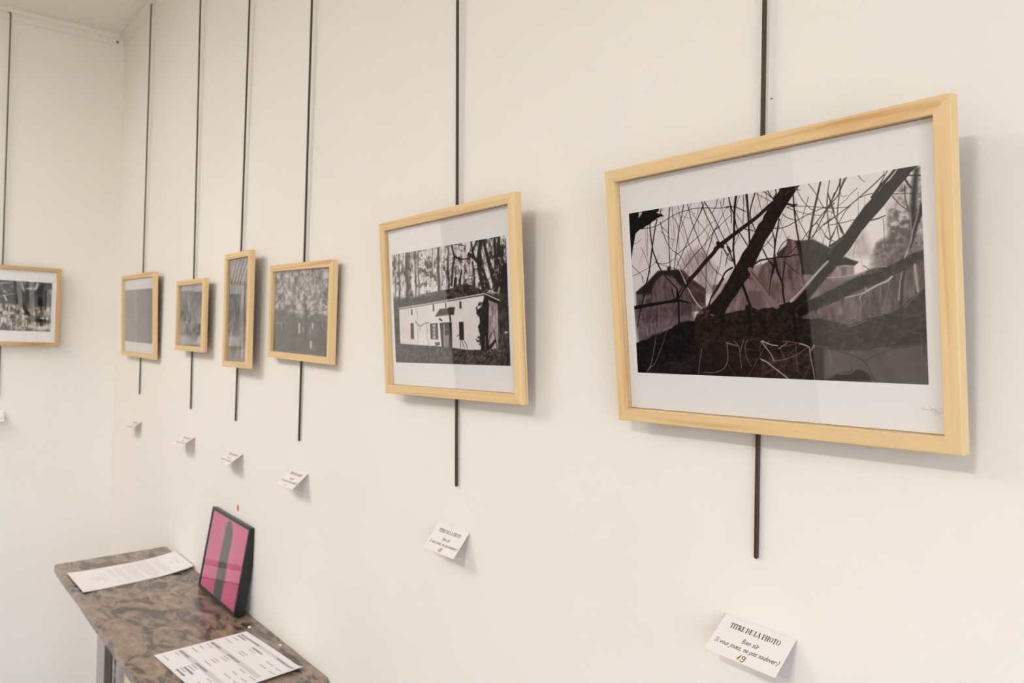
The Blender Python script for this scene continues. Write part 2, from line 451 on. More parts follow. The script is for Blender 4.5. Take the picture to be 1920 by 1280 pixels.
    Z(0).poly([(1170, 660), (1300, 645), (1420, 630), (1560, 640), (1760, 600), (1760, 740), (1170, 740)], low, 1)
    Z(8).poly([(-60, 480), (300, 520), (770, 525), (880, 430), (1200, 480), (1900, 400), (1900, 1250), (-60, 1250)], B.tone(np.clip(.5 * n2 + .5 * n1, 0, 1), (68, 58, 55), (98, 87, 84)), 1, soft=8)
    Z(7).poly([(500, 650), (900, 600), (1300, 560), (1500, 560), (1560, 1100), (500, 1050)], B.tone(np.clip(.75 * n3 + .25 * n2, 0, 1), (16, 10, 9), (84, 64, 60)), .8, soft=16)
    Z(8).poly([(-80, 1100), (100, 1010), (190, 960), (400, 930), (480, 895), (600, 890), (720, 950), (810, 1060), (760, 1090), (-80, 1100)], (3, 2, 3), 1, soft=5)
    # the long fallen log
    top = [(1186, 640), (1193, 638), (1205, 633), (1212, 630), (1219, 624), (1226, 622.5), (1233, 621), (1246, 615), (1254, 612), (1262, 605), (1267, 603), (1271, 600), (1284, 598), (1297, 599),
           (1301, 590), (1310, 586), (1319, 583), (1333, 589), (1349, 586), (1360, 583.5), (1376, 580), (1392, 577), (1396, 571), (1401, 569.5), (1407, 574), (1416, 578), (1433, 574), (1447, 571), (1461, 567),
           (1480, 560), (1500, 570), (1495, 594), (1512, 596), (1529, 595), (1550, 600), (1568, 605), (1586, 609), (1602, 603), (1618, 597), (1643, 589), (1658, 588), (1672, 582), (1686, 575), (1700, 560), (1717, 546), (1730, 532), (1745, 525)]
    bot = [(1745, 600), (1732, 612), (1705, 622), (1672, 645), (1650, 646), (1625, 654), (1580, 653), (1545, 650), (1540, 646), (1515, 642), (1487, 640), (1450, 637), (1420, 635), (1390, 636), (1360, 639), (1349, 641), (1325, 646), (1301, 653), (1260, 670), (1225, 690), (1186, 700)]
    bark = B.tone(np.clip(.6 * n3 + .4 * nf, 0, 1), (3, 2, 2), (56, 40, 35))
    barkr = B.tone(np.clip(.6 * n3 + .25 * nf + .15 * n2, 0, 1), (20, 17, 16), (72, 64, 60))
    Z(0).poly(top + bot, bark, 1, soft=1)
    Z(0).poly([(1548, 598)] + top[36:] + bot[:8], barkr, 1, soft=3)
    Z(0).poly([(1186, 642)] + top[1:14] + [(1297, 655), (1186, 700)], B.tone(np.clip((.5 * n3 + .5 * nf - .3) * 1.6, 0, 1), (5, 3, 4), (38, 27, 27)), 1, soft=2)
    Z(0).line([(x, y + 1) for x, y in top[2:13]], 2.2, (112, 90, 90), .6)
    Z(0).line([(x, y + .6) for x, y in top[18:23]], 1.5, (122, 100, 92), .7)
    Z(0).line([(x, y + .4) for x, y in top[26:30]], 2.0, (150, 126, 120), .85)
    for k in range(240):
        x = rnd.uniform(1195, 1725); y = 640 - 0.05 * (x - 1195) + rnd.uniform(-28, 25)
        d = rnd.uniform(2, 9); c = rnd.choice([(70, 54, 50), (58, 46, 42), (4, 3, 3), (4, 3, 3)])
        Z(0).line([(x, y), (x + d, y - .3 * d + rnd.uniform(-2, 2))], rnd.uniform(.8, 2), c, .35)
    for k in range(90):
        x = rnd.uniform(1585, 1725); y = 596 - .45 * (x - 1600) + rnd.uniform(2, 55)
        Z(0).line([(x, y), (x + rnd.uniform(2, 8), y + rnd.uniform(-4, 9))], .9, (96, 86, 82) if k % 3 else (16, 14, 14), .4)
    Z(6).curve([(290, 1000), (400, 970), (520, 915)], 12, (140, 124, 120), .8)
    Z(6).curve([(600, 880), (700, 848), (740, 850)], 10, (120, 106, 102), .8)
    Z(6).line([(1040, 740), (1130, 640), (1215, 560), (1305, 455)], 20, (120, 106, 102), .55, soft=3)
    Z(6).line([(160, 980), (330, 820)], 8, (128, 114, 112), .7); Z(6).line([(180, 985), (380, 850)], 8, (128, 114, 112), .7)
    Z(8).curve([(1530, 225), (1690, 240), (1700, 330), (1750, 420)], 12, (120, 106, 104), .7)
    Z(8).line([(1690, 280), (1750, 360), (1760, 600)], 22, (26, 22, 22), .8, soft=4)
    Z(0).line([(1396, 572), (1402, 600), (1401, 625)], 7, (5, 4, 4), .75, soft=3)
    Z(5).line([(845, 540), (885, 780), (905, 1070)], 34, (6, 4, 4), .85, soft=3)
    # twig jungle: fine far twigs first
    for k in range(46):
        x = rnd.uniform(1195, 1620); y0 = rnd.uniform(330, 420); L = rnd.uniform(50, 170); a = rnd.uniform(-.5, .5)
        yt = 399 - (x - 1180) * .165 + 2
        y0 = max(y0, yt)
        Z(0).curve([(x, y0), (x + a * L * .5 + rnd.uniform(-5, 5), y0 + L * .5), (x + a * L, min(y0 + L, 560))], rnd.uniform(.5, 1.0), (92, 74, 74), rnd.uniform(.3, .65))
    T1 = [  # traced in the top-left corner
        ([(345, 340), (352, 480), (372, 640), (392, 740), (470, 930), (560, 1060), (690, 1200)], 20, 24), ([(440, 285), (405, 450), (372, 640), (330, 940), (290, 1110), (262, 1190)], 18, 26),
        ([(610, 130), (596, 250), (588, 420), (590, 600), (598, 820), (600, 960)], 15, 13), ([(790, 90), (770, 210), (720, 440), (700, 600), (672, 780), (655, 960)], 14, 12),
        ([(1040, 110), (990, 240), (900, 420), (820, 610), (720, 830), (670, 960)], 12, 10), ([(1028, 50), (1060, 170), (1120, 310), (1190, 450), (1260, 600), (1420, 830)], 15, 11),
        ([(1075, 75), (1160, 210), (1220, 330), (1290, 490), (1330, 570), (1400, 720)], 14, 11), ([(1068, 45), (1030, 160), (980, 250)], 10, 7), ([(1235, 15), (1215, 110), (1160, 210)], 11, 8),
        ([(840, 85), (880, 250), (925, 400), (1000, 600), (1090, 780), (1160, 920), (1275, 1030)], 12, 8), ([(240, 410), (420, 375), (560, 290), (700, 210), (900, 150), (1060, 135), (1250, 140), (1420, 120)], 9, 9),
        ([(500, 140), (480, 210)], 14, 14), ([(480, 320), (520, 470), (580, 620), (650, 700), (740, 770), (800, 900)], 11, 7), ([(500, 380), (560, 440), (590, 470)], 9, 6),
        ([(480, 440), (580, 520), (680, 560)], 7, 4), ([(310, 200), (312, 500), (302, 760)], 7, 5), ([(640, 110), (650, 300), (660, 520), (640, 640)], 7, 5),
        ([(720, 110), (740, 240), (800, 400), (850, 600), (930, 780), (1060, 1060), (1160, 1200)], 8, 6), ([(690, 750), (860, 610), (1010, 480), (1100, 370), (1200, 300)], 10, 5), ([(770, 950), (920, 760), (1060, 610), (1170, 460), (1300, 230)], 11, 6),
        ([(225, 650), (280, 770), (320, 900), (340, 1000)], 8, 5), ([(90, 880), (200, 990), (250, 1060)], 8, 6), ([(90, 1035), (230, 970), (400, 860), (460, 740)], 7, 4), ([(130, 610), (190, 580), (232, 535)], 7, 4),
        ([(400, 840), (460, 860), (560, 860), (660, 800)], 9, 7), ([(420, 860), (560, 900), (690, 940)], 7, 6), ([(680, 800), (760, 980), (840, 1180)], 8, 6),
        ([(1170, 470), (1120, 640), (1080, 780), (1075, 980), (1060, 1270)], 11, 8), ([(1250, 380), (1190, 430), (1170, 470)], 16, 12), ([(1320, 0), (1310, 120)], 10, 8), ([(1385, 0), (1410, 180), (1415, 330)], 16, 12),
        ([(1270, 50), (1310, 230), (1370, 400), (1400, 480)], 7, 6), ([(1340, 600), (1400, 700), (1360, 760), (1330, 900)], 14, 10), ([(1300, 660), (1370, 800), (1420, 840)], 10, 8),
        ([(1160, 1270), (1270, 1090), (1330, 980), (1420, 920)], 22, 26), ([(1140, 400), (1060, 640), (1020, 680)], 6, 5), ([(890, 80), (820, 230), (770, 350), (720, 470)], 7, 5), ([(640, 240), (700, 340), (720, 500), (720, 700)], 7, 6),
        ([(870, 170), (940, 220)], 6, 4), ([(760, 245), (870, 272)], 6, 4), ([(900, 210), (1060, 420), (1200, 640)], 6, 5), ([(1420, 220), (1300, 330), (1240, 400)], 7, 6), ([(1360, 130), (1280, 260)], 6, 5),
        ([(235, 1030), (235, 1090), (250, 1115), (262, 1080)], 9, 5), ([(1230, 900), (1190, 1080), (1170, 1210)], 7, 5), ([(1280, 700), (1260, 880), (1220, 1020)], 6, 5)]
    for p, a, b in T1: Z(1).curve(p, a, (34, 23, 23), 1, b)
    T2 = [([(30, 270), (60, 400), (110, 560), (140, 690), (270, 910)], 14, 16), ([(130, 260), (110, 400), (100, 600), (95, 800), (85, 960), (105, 1190)], 34, 26), ([(265, 240), (280, 420), (290, 640), (300, 880)], 34, 24),
          ([(380, 220), (330, 380), (310, 500), (330, 600), (380, 720)], 18, 15), ([(225, 250), (225, 420), (215, 620)], 9, 7), ([(0, 405), (110, 408), (250, 468)], 13, 12), ([(410, 225), (440, 380), (470, 470)], 8, 6),
          ([(480, 200), (550, 250), (620, 310)], 10, 9), ([(540, 190), (580, 260), (630, 320)], 14, 12), ([(648, 175), (652, 240), (610, 300)], 16, 13), ([(520, 200), (540, 380)], 8, 6), ([(400, 240), (480, 280), (590, 340)], 8, 6),
          ([(0, 930), (60, 1060), (110, 1190)], 16, 20), ([(180, 250), (120, 420)], 7, 5), ([(130, 500), (220, 640), (290, 740)], 7, 6), ([(240, 700), (340, 715), (380, 740)], 12, 9), ([(160, 770), (120, 860), (60, 1000)], 9, 7),
          ([(970, 190), (930, 185), (1000, 320), (1080, 410), (1150, 465)], 9, 8), ([(1240, 75), (1205, 230), (1160, 420), (1120, 620), (1085, 820), (1060, 960), (1040, 1060), (1050, 1170), (1110, 1280)], 22, 34),
          ([(1075, 100), (1170, 230), (1250, 370), (1310, 440), (1400, 490)], 9, 7), ([(1360, 55), (1330, 240), (1320, 400), (1340, 620), (1365, 830)], 8, 9), ([(1080, 280), (1030, 440), (985, 600)], 8, 6),
          ([(880, 260), (890, 420), (910, 620), (940, 800), (980, 1010), (1040, 1130)], 17, 22), ([(800, 370), (870, 385), (925, 378)], 30, 22), ([(860, 395), (890, 420)], 16, 14), ([(900, 460), (960, 600), (1040, 760), (1080, 820)], 10, 9),
          ([(620, 690), (720, 685), (820, 650), (920, 590), (1050, 520), (1200, 450), (1350, 400)], 11, 8), ([(735, 500), (800, 550), (900, 580)], 10, 8), ([(800, 410), (1000, 400), (1260, 415), (1420, 425)], 9, 7), ([(800, 420), (940, 470), (1100, 510), (1250, 520)], 8, 6),
          ([(690, 570), (670, 700), (640, 860), (625, 1030), (620, 1190), (600, 1280)], 18, 26), ([(600, 720), (625, 830), (630, 1000), (650, 1190), (680, 1280)], 14, 20), ([(520, 850), (620, 950)], 8, 6), ([(610, 780), (540, 880), (470, 940)], 9, 7),
          ([(470, 960), (540, 1100), (620, 1200)], 18, 20), ([(360, 1160), (440, 1110), (560, 1090), (680, 1070), (820, 1060), (900, 1040), (1050, 1050)], 26, 14), ([(660, 1030), (720, 910), (800, 840), (880, 850), (940, 900)], 11, 8),
          ([(1420, 230), (1370, 370), (1280, 520), (1180, 720), (1100, 860)], 14, 10), ([(1420, 360), (1300, 460), (1200, 590), (1120, 680), (1040, 780), (990, 850)], 12, 9), ([(1340, 240), (1400, 420), (1420, 480)], 10, 8),
          ([(1190, 625), (1260, 720), (1320, 820), (1420, 860)], 8, 6), ([(1420, 540), (1300, 620), (1160, 760), (1090, 830)], 9, 8), ([(1110, 660), (1190, 625)], 10, 8), ([(1420, 740), (1370, 850), (1350, 930)], 10, 10),
          ([(1360, 920), (1420, 890)], 18, 24), ([(940, 900), (860, 990), (770, 1080), (740, 1280)], 11, 8), ([(1000, 870), (1010, 1000), (960, 1050)], 8, 6), ([(780, 1140), (860, 1230), (940, 1280)], 7, 6), ([(700, 560), (740, 700), (780, 790)], 5, 4),
          ([(740, 520), (690, 680)], 5, 4), ([(780, 800), (800, 825), (830, 790)], 7, 6)]
    for p, a, b in T2: Z(2).curve(p, a, (34, 24, 23), 1, b)
    T3 = [([(80, 265), (55, 430), (45, 640), (60, 860), (85, 1040), (75, 1120)], 9, 12), ([(220, 240), (205, 330), (120, 510), (20, 690), (0, 750)], 16, 13), ([(300, 235), (240, 350), (190, 470), (90, 590), (20, 680)], 15, 12), ([(225, 245), (210, 420), (185, 640), (175, 850), (200, 1040)], 13, 10),
          ([(270, 250), (225, 370)], 9, 7), ([(50, 430), (95, 590), (160, 780), (230, 900), (265, 1000)], 10, 14), ([(215, 420), (240, 485), (310, 470)], 6, 4), ([(445, 375), (360, 450), (280, 540), (190, 610)], 7, 5), ([(0, 635), (130, 640), (350, 620)], 9, 6),
          ([(790, 205), (640, 350), (480, 490), (360, 590), (180, 730), (0, 860)], 13, 10), ([(840, 145), (790, 240), (730, 350)], 10, 12), ([(790, 150), (800, 230)], 6, 5), ([(660, 445), (580, 460), (480, 500)], 10, 8), ([(950, 120), (860, 230), (740, 360), (640, 500)], 28, 36),
          ([(360, 590), (280, 690), (200, 830)], 9, 7), ([(400, 790), (250, 830), (60, 865)], 8, 7), ([(170, 880), (110, 1000), (75, 1090)], 10, 8), ([(0, 980), (80, 1050), (160, 1085)], 8, 6), ([(450, 205), (500, 265), (545, 300)], 8, 4),
          ([(620, 800), (720, 775), (812, 738)], 16, 12), ([(920, 455), (1060, 450), (1290, 448)], 9, 6), ([(905, 480), (1000, 590), (1110, 665), (1150, 690)], 10, 11), ([(1075, 260), (1110, 320), (1150, 370)], 20, 24), ([(1110, 210), (1285, 210)], 16, 18),
          ([(785, 780), (795, 900), (800, 1050), (830, 1200)], 7, 5), ([(1070, 340), (1075, 500), (1110, 640)], 12, 10), ([(75, 1140), (160, 1085), (270, 1000)], 26, 16), ([(200, 860), (230, 940), (270, 1000)], 16, 14)]
    for p, a, b in T3: Z(3).curve(p, a, (42, 34, 33), 1, b)
    # blurred dark tree at the right edge
    Z(3).poly([(1195, 110), (1265, 110), (1245, 240), (1225, 480), (1220, 760), (1230, 930), (1150, 930), (1150, 640), (1155, 420)], (16, 12, 12), .95, soft=7)
    Z(3).line([(1305, 610), (1240, 780), (1180, 960), (1150, 1150)], 66, (22, 17, 17), .95, 40, soft=4)
    Z(3).curve([(1260, 600), (1235, 740), (1180, 930), (1150, 1060), (1085, 1290)], 14, (150, 134, 130), .9, 22)
    Z(3).curve([(1140, 690), (1155, 900), (1165, 1000), (1150, 1100)], 16, (150, 136, 132), .8, 18)
    Z(3).curve([(1270, 960), (1200, 1090), (1170, 1150), (1180, 1260)], 12, (150, 136, 132), .7, 20)
    # great leaning trunks
    tk = B.tone(np.clip(.5 * n3 + .5 * nf, 0, 1), (12, 7, 7), (38, 25, 23))
    t1l = [(700, 163), (690, 210), (640, 260), (610, 330), (560, 390), (520, 480), (490, 520), (470, 580), (410, 650), (370, 740), (310, 850), (270, 930), (200, 1020), (160, 1110), (95, 1210), (30, 1330), (-50, 1480), (-150, 1620), (-260, 1720), (-330, 1800)]
    t1r = [(-60, 1860), (-10, 1750), (60, 1640), (130, 1550), (200, 1430), (290, 1330), (345, 1210), (400, 1080), (460, 960), (510, 850), (560, 780), (620, 690), (660, 600), (720, 500), (780, 400), (830, 320), (880, 250), (975, 112)]
    Z(2).poly([(715, 160)] + [(x, y) for x, y in t1l] + t1r, tk, 1, soft=1)
    Z(2).line([(-20, 1380), (-120, 1540), (-210, 1650), (-300, 1760)], 34, (104, 86, 82), .55, soft=6)
    Z(2).line([(30, 1290), (-60, 1440), (-110, 1520)], 16, (176, 158, 154), .5, soft=4)
    Z(2).line([(560, 480), (700, 480)], 22, (8, 5, 5), .6, soft=4)
    Z(2).curve([(735, 200), (725, 260), (680, 310), (620, 350)], 18, (70, 52, 46), .9); Z(2).line([(820, 205), (770, 250)], 14, (78, 60, 54), .9)
    for k in range(60):
        t = rnd.random(); x = 640 - 600 * t + rnd.uniform(-60, 60); y = 350 + 1150 * t
        Z(2).line([(x, y), (x + rnd.uniform(-30, 10), y + rnd.uniform(20, 60))], 12, rnd.choice([(60, 44, 40), (10, 6, 6)]), .3, soft=2)
    # big branch falling to the left fork
    Z(2).curve([(720, 285), (590, 370), (400, 540), (200, 690), (0, 840), (-150, 960)], 40, (30, 20, 19), 1, 62)
    Z(1).curve([(1420, 500), (1330, 570), (1250, 630), (1170, 730), (1060, 850), (950, 980), (830, 1110), (740, 1240), (690, 1330)], 52, (30, 19, 18), 1, 62)
    Z(1).line([(1235, 600), (1290, 640)], 60, (30, 19, 18))
    Z(4).curve([(110, 385), (230, 360), (430, 325), (600, 300), (690, 285), (760, 295), (850, 322)], 60, (8, 5, 6), 1, 20)
    Z(4).line([(600, 300), (700, 280)], 52, (8, 5, 6))
    Z(4).line([(690, 150), (690, 280)], 34, (12, 8, 9)); Z(4).line([(702, 290), (706, 430), (708, 600)], 30, (6, 4, 4))
    Z(4).curve([(255, 190), (230, 310), (190, 460), (160, 640)], 28, (18, 12, 13), 1, 14)
    Z(4).curve([(620, 130), (640, 220), (665, 290)], 18, (22, 14, 15), 1)
    Z(4).curve([(400, 190), (425, 380), (410, 640)], 10, (44, 32, 33), .9)
    # upper-left dark foliage
    blk = B.tone(n3, (4, 3, 4), (14, 10, 11))
    Z(1).poly([(55, 205), (470, 140), (462, 180), (430, 195), (470, 215), (500, 212), (532, 245), (490, 248), (440, 270), (410, 300), (380, 310), (350, 345), (300, 365), (255, 405), (215, 415), (160, 465), (150, 500), (140, 560), (120, 650), (92, 850), (60, 900)], blk, 1, soft=1)
    Z(1).poly([(202, 195), (245, 183), (240, 215), (200, 268)], (196, 186, 187), 1)
    # sunlit second trunk
    t2l = [(985, 112), (940, 180), (870, 270), (790, 330), (740, 400), (670, 480), (600, 550), (540, 610), (470, 710), (400, 800), (340, 890), (270, 990), (220, 1050), (120, 1120), (60, 1190), (-20, 1270), (-70, 1340)]
    t2r = [(170, 1410), (230, 1330), (275, 1260), (340, 1180), (400, 1090), (440, 1030), (500, 940), (550, 885), (600, 820), (640, 780), (720, 690), (800, 600), (900, 470), (980, 370), (1080, 260), (1150, 170), (1215, 108)]
    tk2 = B.tone(np.clip(.5 * n3 + .5 * nf, 0, 1), (17, 14, 13), (36, 31, 29))
    Z(3).poly(t2l + t2r + [(1275, 60)], tk2, 1, soft=1)
    Z(5).poly([(1320, -20), (1150, 165), (980, 345), (850, 495), (800, 535), (720, 570), (900, 680), (1010, 560), (1160, 385), (1300, 220), (1440, 70)], tk2, 1, soft=1)
    Z(5).poly([(860, 520), (1000, 380), (1160, 230), (1170, 370), (1000, 570), (900, 690), (870, 640)], (22, 16, 15), .9, soft=4)
    Z(5).curve([(1330, -10), (1220, 105), (1060, 285), (920, 440), (840, 515)], 24, (186, 170, 164), .95, 38)
    Z(5).curve([(1100, 270), (1000, 380), (880, 510)], 18, (120, 102, 96), .8)
    Z(3).curve([(240, 1040), (130, 1140), (60, 1240)], 30, (104, 96, 94), .6, soft=5)
    # low limb to the right
    Z(6).poly([(1295, -20), (1160, 30), (1040, 72), (960, 130), (860, 180), (720, 218), (660, 270), (600, 300), (480, 308), (400, 350), (300, 388), (210, 440), (120, 472), (100, 490), (0, 530), (-120, 600), (-260, 650), (-420, 760), (-420, 880), (-340, 880), (-200, 790), (0, 718), (240, 610), (400, 522), (520, 478), (680, 430), (860, 332), (1000, 270), (1160, 185), (1300, 120)], barkr, 1, soft=2)
    Z(5).poly([(1190, 470), (1060, 520), (960, 590), (900, 660), (960, 740), (1060, 660), (1140, 630), (1170, 680), (1200, 600)], (12, 9, 9), .95, soft=3)
    # pale thin stems on the right
    L = (196, 182, 176)
    Z(6).curve([(865, 335), (800, 395), (690, 440), (540, 522)], 22, L, .95, 20); Z(6).curve([(540, 522), (460, 575), (435, 630)], 16, L, .9, 10); Z(6).curve([(500, 540), (390, 580), (250, 612)], 12, L, .85, 16)
    Z(6).curve([(440, 630), (465, 700), (450, 790)], 9, (150, 136, 132), .8); Z(6).line([(505, 650), (480, 720)], 9, (150, 136, 132), .7); Z(6).line([(515, 480), (525, 525)], 12, L, .8)
    Z(6).line([(1012, 262), (978, 400), (962, 650)], 18, (180, 164, 158), .95); Z(6).line([(1030, 262), (1000, 420), (985, 740)], 34, (40, 32, 32), .8, soft=4)
    Z(6).line([(1170, 180), (1185, 340), (1215, 535)], 26, (176, 160, 154), .95, 22); Z(6).line([(1140, 30), (1142, 180)], 16, (14, 11, 11), .8)
    Z(6).curve([(1070, 0), (1055, 50), (1030, 90)], 14, L, .8); Z(6).curve([(0, 350), (220, 330), (420, 290), (600, 225), (720, 200), (800, 205)], 9, L, .85); Z(6).curve([(420, 0), (460, 120), (495, 310)], 9, L, .8)
    Z(6).curve([(700, 0), (720, 120), (745, 200)], 7, (170, 156, 152), .6); Z(6).line([(490, 190), (620, 280)], 9, (40, 32, 32), .9); Z(6).line([(140, 200), (170, 320)], 7, L, .6)
    Z(6).line([(735, 430), (690, 690)], 7, (150, 136, 132), .7); Z(6).line([(838, 380), (745, 820)], 7, (150, 136, 132), .7); Z(6).line([(830, 620), (835, 730)], 9, (130, 116, 112), .6)
    # pale trunk crossing in the middle, stems
    Z(5).curve([(300, 90), (400, 240), (500, 380), (600, 540), (650, 580)], 60, (128, 108, 104), .95, 70); Z(5).curve([(320, 120), (440, 270), (540, 400)], 16, (60, 46, 44), .8)
    Z(5).line([(195, 280), (250, 430), (300, 580)], 36, (14, 9, 9), 1, 40); Z(5).curve([(250, 195), (310, 215), (335, 215)], 9, (30, 20, 20), .9)
    Z(5).curve([(570, 0), (620, 50), (640, 60)], 24, (26, 17, 17)); Z(5).curve([(645, 0), (665, 120), (725, 270), (735, 400), (752, 530)], 34, (26, 17, 17), 1, 24); Z(5).curve([(610, 40), (580, 220), (555, 430)], 26, (30, 21, 20), 1, 20)
    Z(5).line([(590, 200), (560, 420)], 8, (140, 120, 116), .8)
    Z(5).curve([(765, 0), (740, 150), (730, 260)], 16, (30, 21, 20)); Z(5).curve([(780, 10), (880, 100), (970, 165)], 8, (40, 28, 28), .9); Z(5).line([(1045, 10), (1110, 140)], 34, (14, 11, 11))
    Z(5).line([(970, 30), (968, 360)], 8, (150, 132, 128), .8); Z(5).line([(995, 120), (985, 200), (1020, 280)], 7, (30, 24, 24), .9)
    Z(5).line([(500, 460), (520, 600)], 10, (150, 130, 126), .6)
    # white twigs of the left house and trunk
    Z(1).curve([(720, 945), (765, 1030), (810, 1130)], 12, (186, 170, 168), .95); Z(4).curve([(775, 0), (805, 65)], 14, (176, 160, 158), .9)
    Z(4).curve([(830, 125), (880, 220), (950, 330), (1015, 400)], 16, (188, 168, 162), .95, 22); Z(4).line([(780, 105), (720, 210)], 14, (120, 102, 102), .8)
    Z(1).line([(1420, 950), (1340, 1060), (1250, 1260)], 40, (190, 174, 172), .55, 20, soft=4)
    Z(4).poly([(1110, 330), (1180, 230), (1290, 40), (1310, 60), (1250, 180), (1130, 340)], (186, 168, 166), .85, soft=2)
    Z(4).curve([(1300, 0), (1200, 160), (1140, 240), (1100, 360), (1030, 420)], 30, (44, 30, 29), 1, 22)
    Z(4).line([(1040, 440), (1100, 420), (1060, 500)], 34, (104, 84, 76), .6, soft=6)
    Z(4).poly([(930, 480), (1010, 400), (1090, 370), (1110, 440), (1050, 520), (960, 540)], B.tone(nf, (20, 12, 10), (76, 58, 50)), .8, soft=4)
    # pale twigs in the lower left and below the log
    G = (150, 128, 124)
    Z(4).curve([(400, 760), (375, 920), (330, 1120), (290, 1210)], 9, (120, 100, 98), .9, 16); Z(4).curve([(610, 480), (545, 680), (480, 880), (390, 1100), (330, 1170)], 9, (112, 92, 92), .9, 12); Z(4).line([(330, 1160), (270, 1230)], 12, (140, 118, 116), .8)
    Z(4).line([(285, 640), (292, 750)], 12, (150, 128, 126), .8); Z(4).line([(620, 440), (600, 500)], 9, (120, 100, 100), .8); Z(4).curve([(620, 1190), (800, 1100), (930, 1020)], 8, (70, 54, 52), .8)
    Z(4).curve([(1005, 930), (975, 1080), (955, 1270)], 13, (116, 92, 82), .95); Z(4).curve([(1340, 860), (1340, 1100), (1270, 1210), (1150, 1250), (1020, 1240)], 13, (130, 104, 96), .95, 9); Z(4).line([(1325, 850), (1422, 880)], 16, (150, 124, 118), .9); Z(4).line([(1290, 870), (1330, 900)], 8, (90, 70, 66), .8); Z(4).line([(1350, 1150), (1420, 1250)], 9, (80, 62, 60), .8)
    for p, a, c in [([(0, 390), (170, 440)], 26, (126, 98, 96)), ([(110, 350), (190, 450), (215, 620), (238, 840)], 12, G), ([(280, 325), (240, 460), (230, 540)], 16, (128, 108, 102)), ([(355, 340), (325, 380), (305, 480), (330, 640), (410, 820)], 14, (128, 106, 102)),
                    ([(360, 325), (450, 325), (520, 330)], 12, (88, 68, 64)), ([(320, 495), (440, 515), (560, 520)], 10, (104, 82, 78)), ([(60, 530), (200, 600), (360, 660), (520, 690)], 9, (90, 70, 66)), ([(590, 350), (570, 480), (585, 660)], 12, (120, 92, 78)),
                    ([(740, 340), (640, 500), (500, 740), (350, 1005)], 14, (108, 82, 66)), ([(600, 365), (700, 500), (780, 620), (815, 710)], 18, (192, 164, 148)), ([(610, 350), (690, 390), (790, 425), (890, 440)], 22, (204, 176, 156)), ([(900, 495), (960, 460), (1060, 390)], 16, (170, 146, 132)),
                    ([(960, 440), (1070, 440), (1200, 410)], 12, (120, 98, 88)), ([(930, 490), (1000, 640), (1020, 690)], 13, (124, 98, 86)), ([(815, 715), (960, 700), (1100, 660), (1280, 580), (1440, 460)], 14, (136, 108, 92)), ([(1290, 420), (1140, 560), (1060, 660), (1000, 880)], 12, (108, 84, 74)),
                    ([(1215, 380), (1220, 600), (1250, 920)], 11, (120, 92, 74)), ([(980, 360), (1130, 375), (1290, 400)], 14, (128, 98, 92)), ([(1290, 405), (1400, 440), (1460, 470)], 24, (190, 164, 156)), ([(1540, 440), (1490, 530)], 34, (150, 126, 122)), ([(1460, 480), (1480, 660), (1520, 850), (1555, 1070)], 20, (170, 146, 140)),
                    ([(1550, 450), (1720, 460), (1800, 490)], 12, (112, 90, 90)), ([(585, 680), (700, 740), (800, 820), (950, 940), (1075, 1035)], 24, (196, 168, 158)), ([(1480, 780), (1400, 940), (1320, 1055)], 12, (110, 88, 84)), ([(0, 780), (140, 990)], 12, (88, 66, 62)), ([(900, 920), (830, 1000)], 12, (96, 76, 72)), ([(1790, 500), (1840, 700), (1830, 760)], 12, (110, 98, 98)),
                    ([(430, 360), (560, 470)], 8, (84, 64, 60)), ([(960, 740), (990, 860)], 9, (80, 62, 58))]:
        Z(7).curve(p, a, c, .92, a * .75)
    Z(8).curve([(20, 490), (300, 570), (520, 650), (700, 760), (800, 960), (880, 1110)], 14, (36, 29, 29), .9, 16); Z(8).curve([(700, 720), (900, 620), (1200, 510), (1500, 470), (1720, 440)], 13, (38, 31, 30), .9, 8); Z(8).curve([(500, 850), (460, 930), (330, 965), (220, 960)], 12, (128, 110, 108), .9)
    Z(8).curve([(30, 540), (60, 640), (65, 760)], 13, (130, 114, 112), .8)
    return B.out()

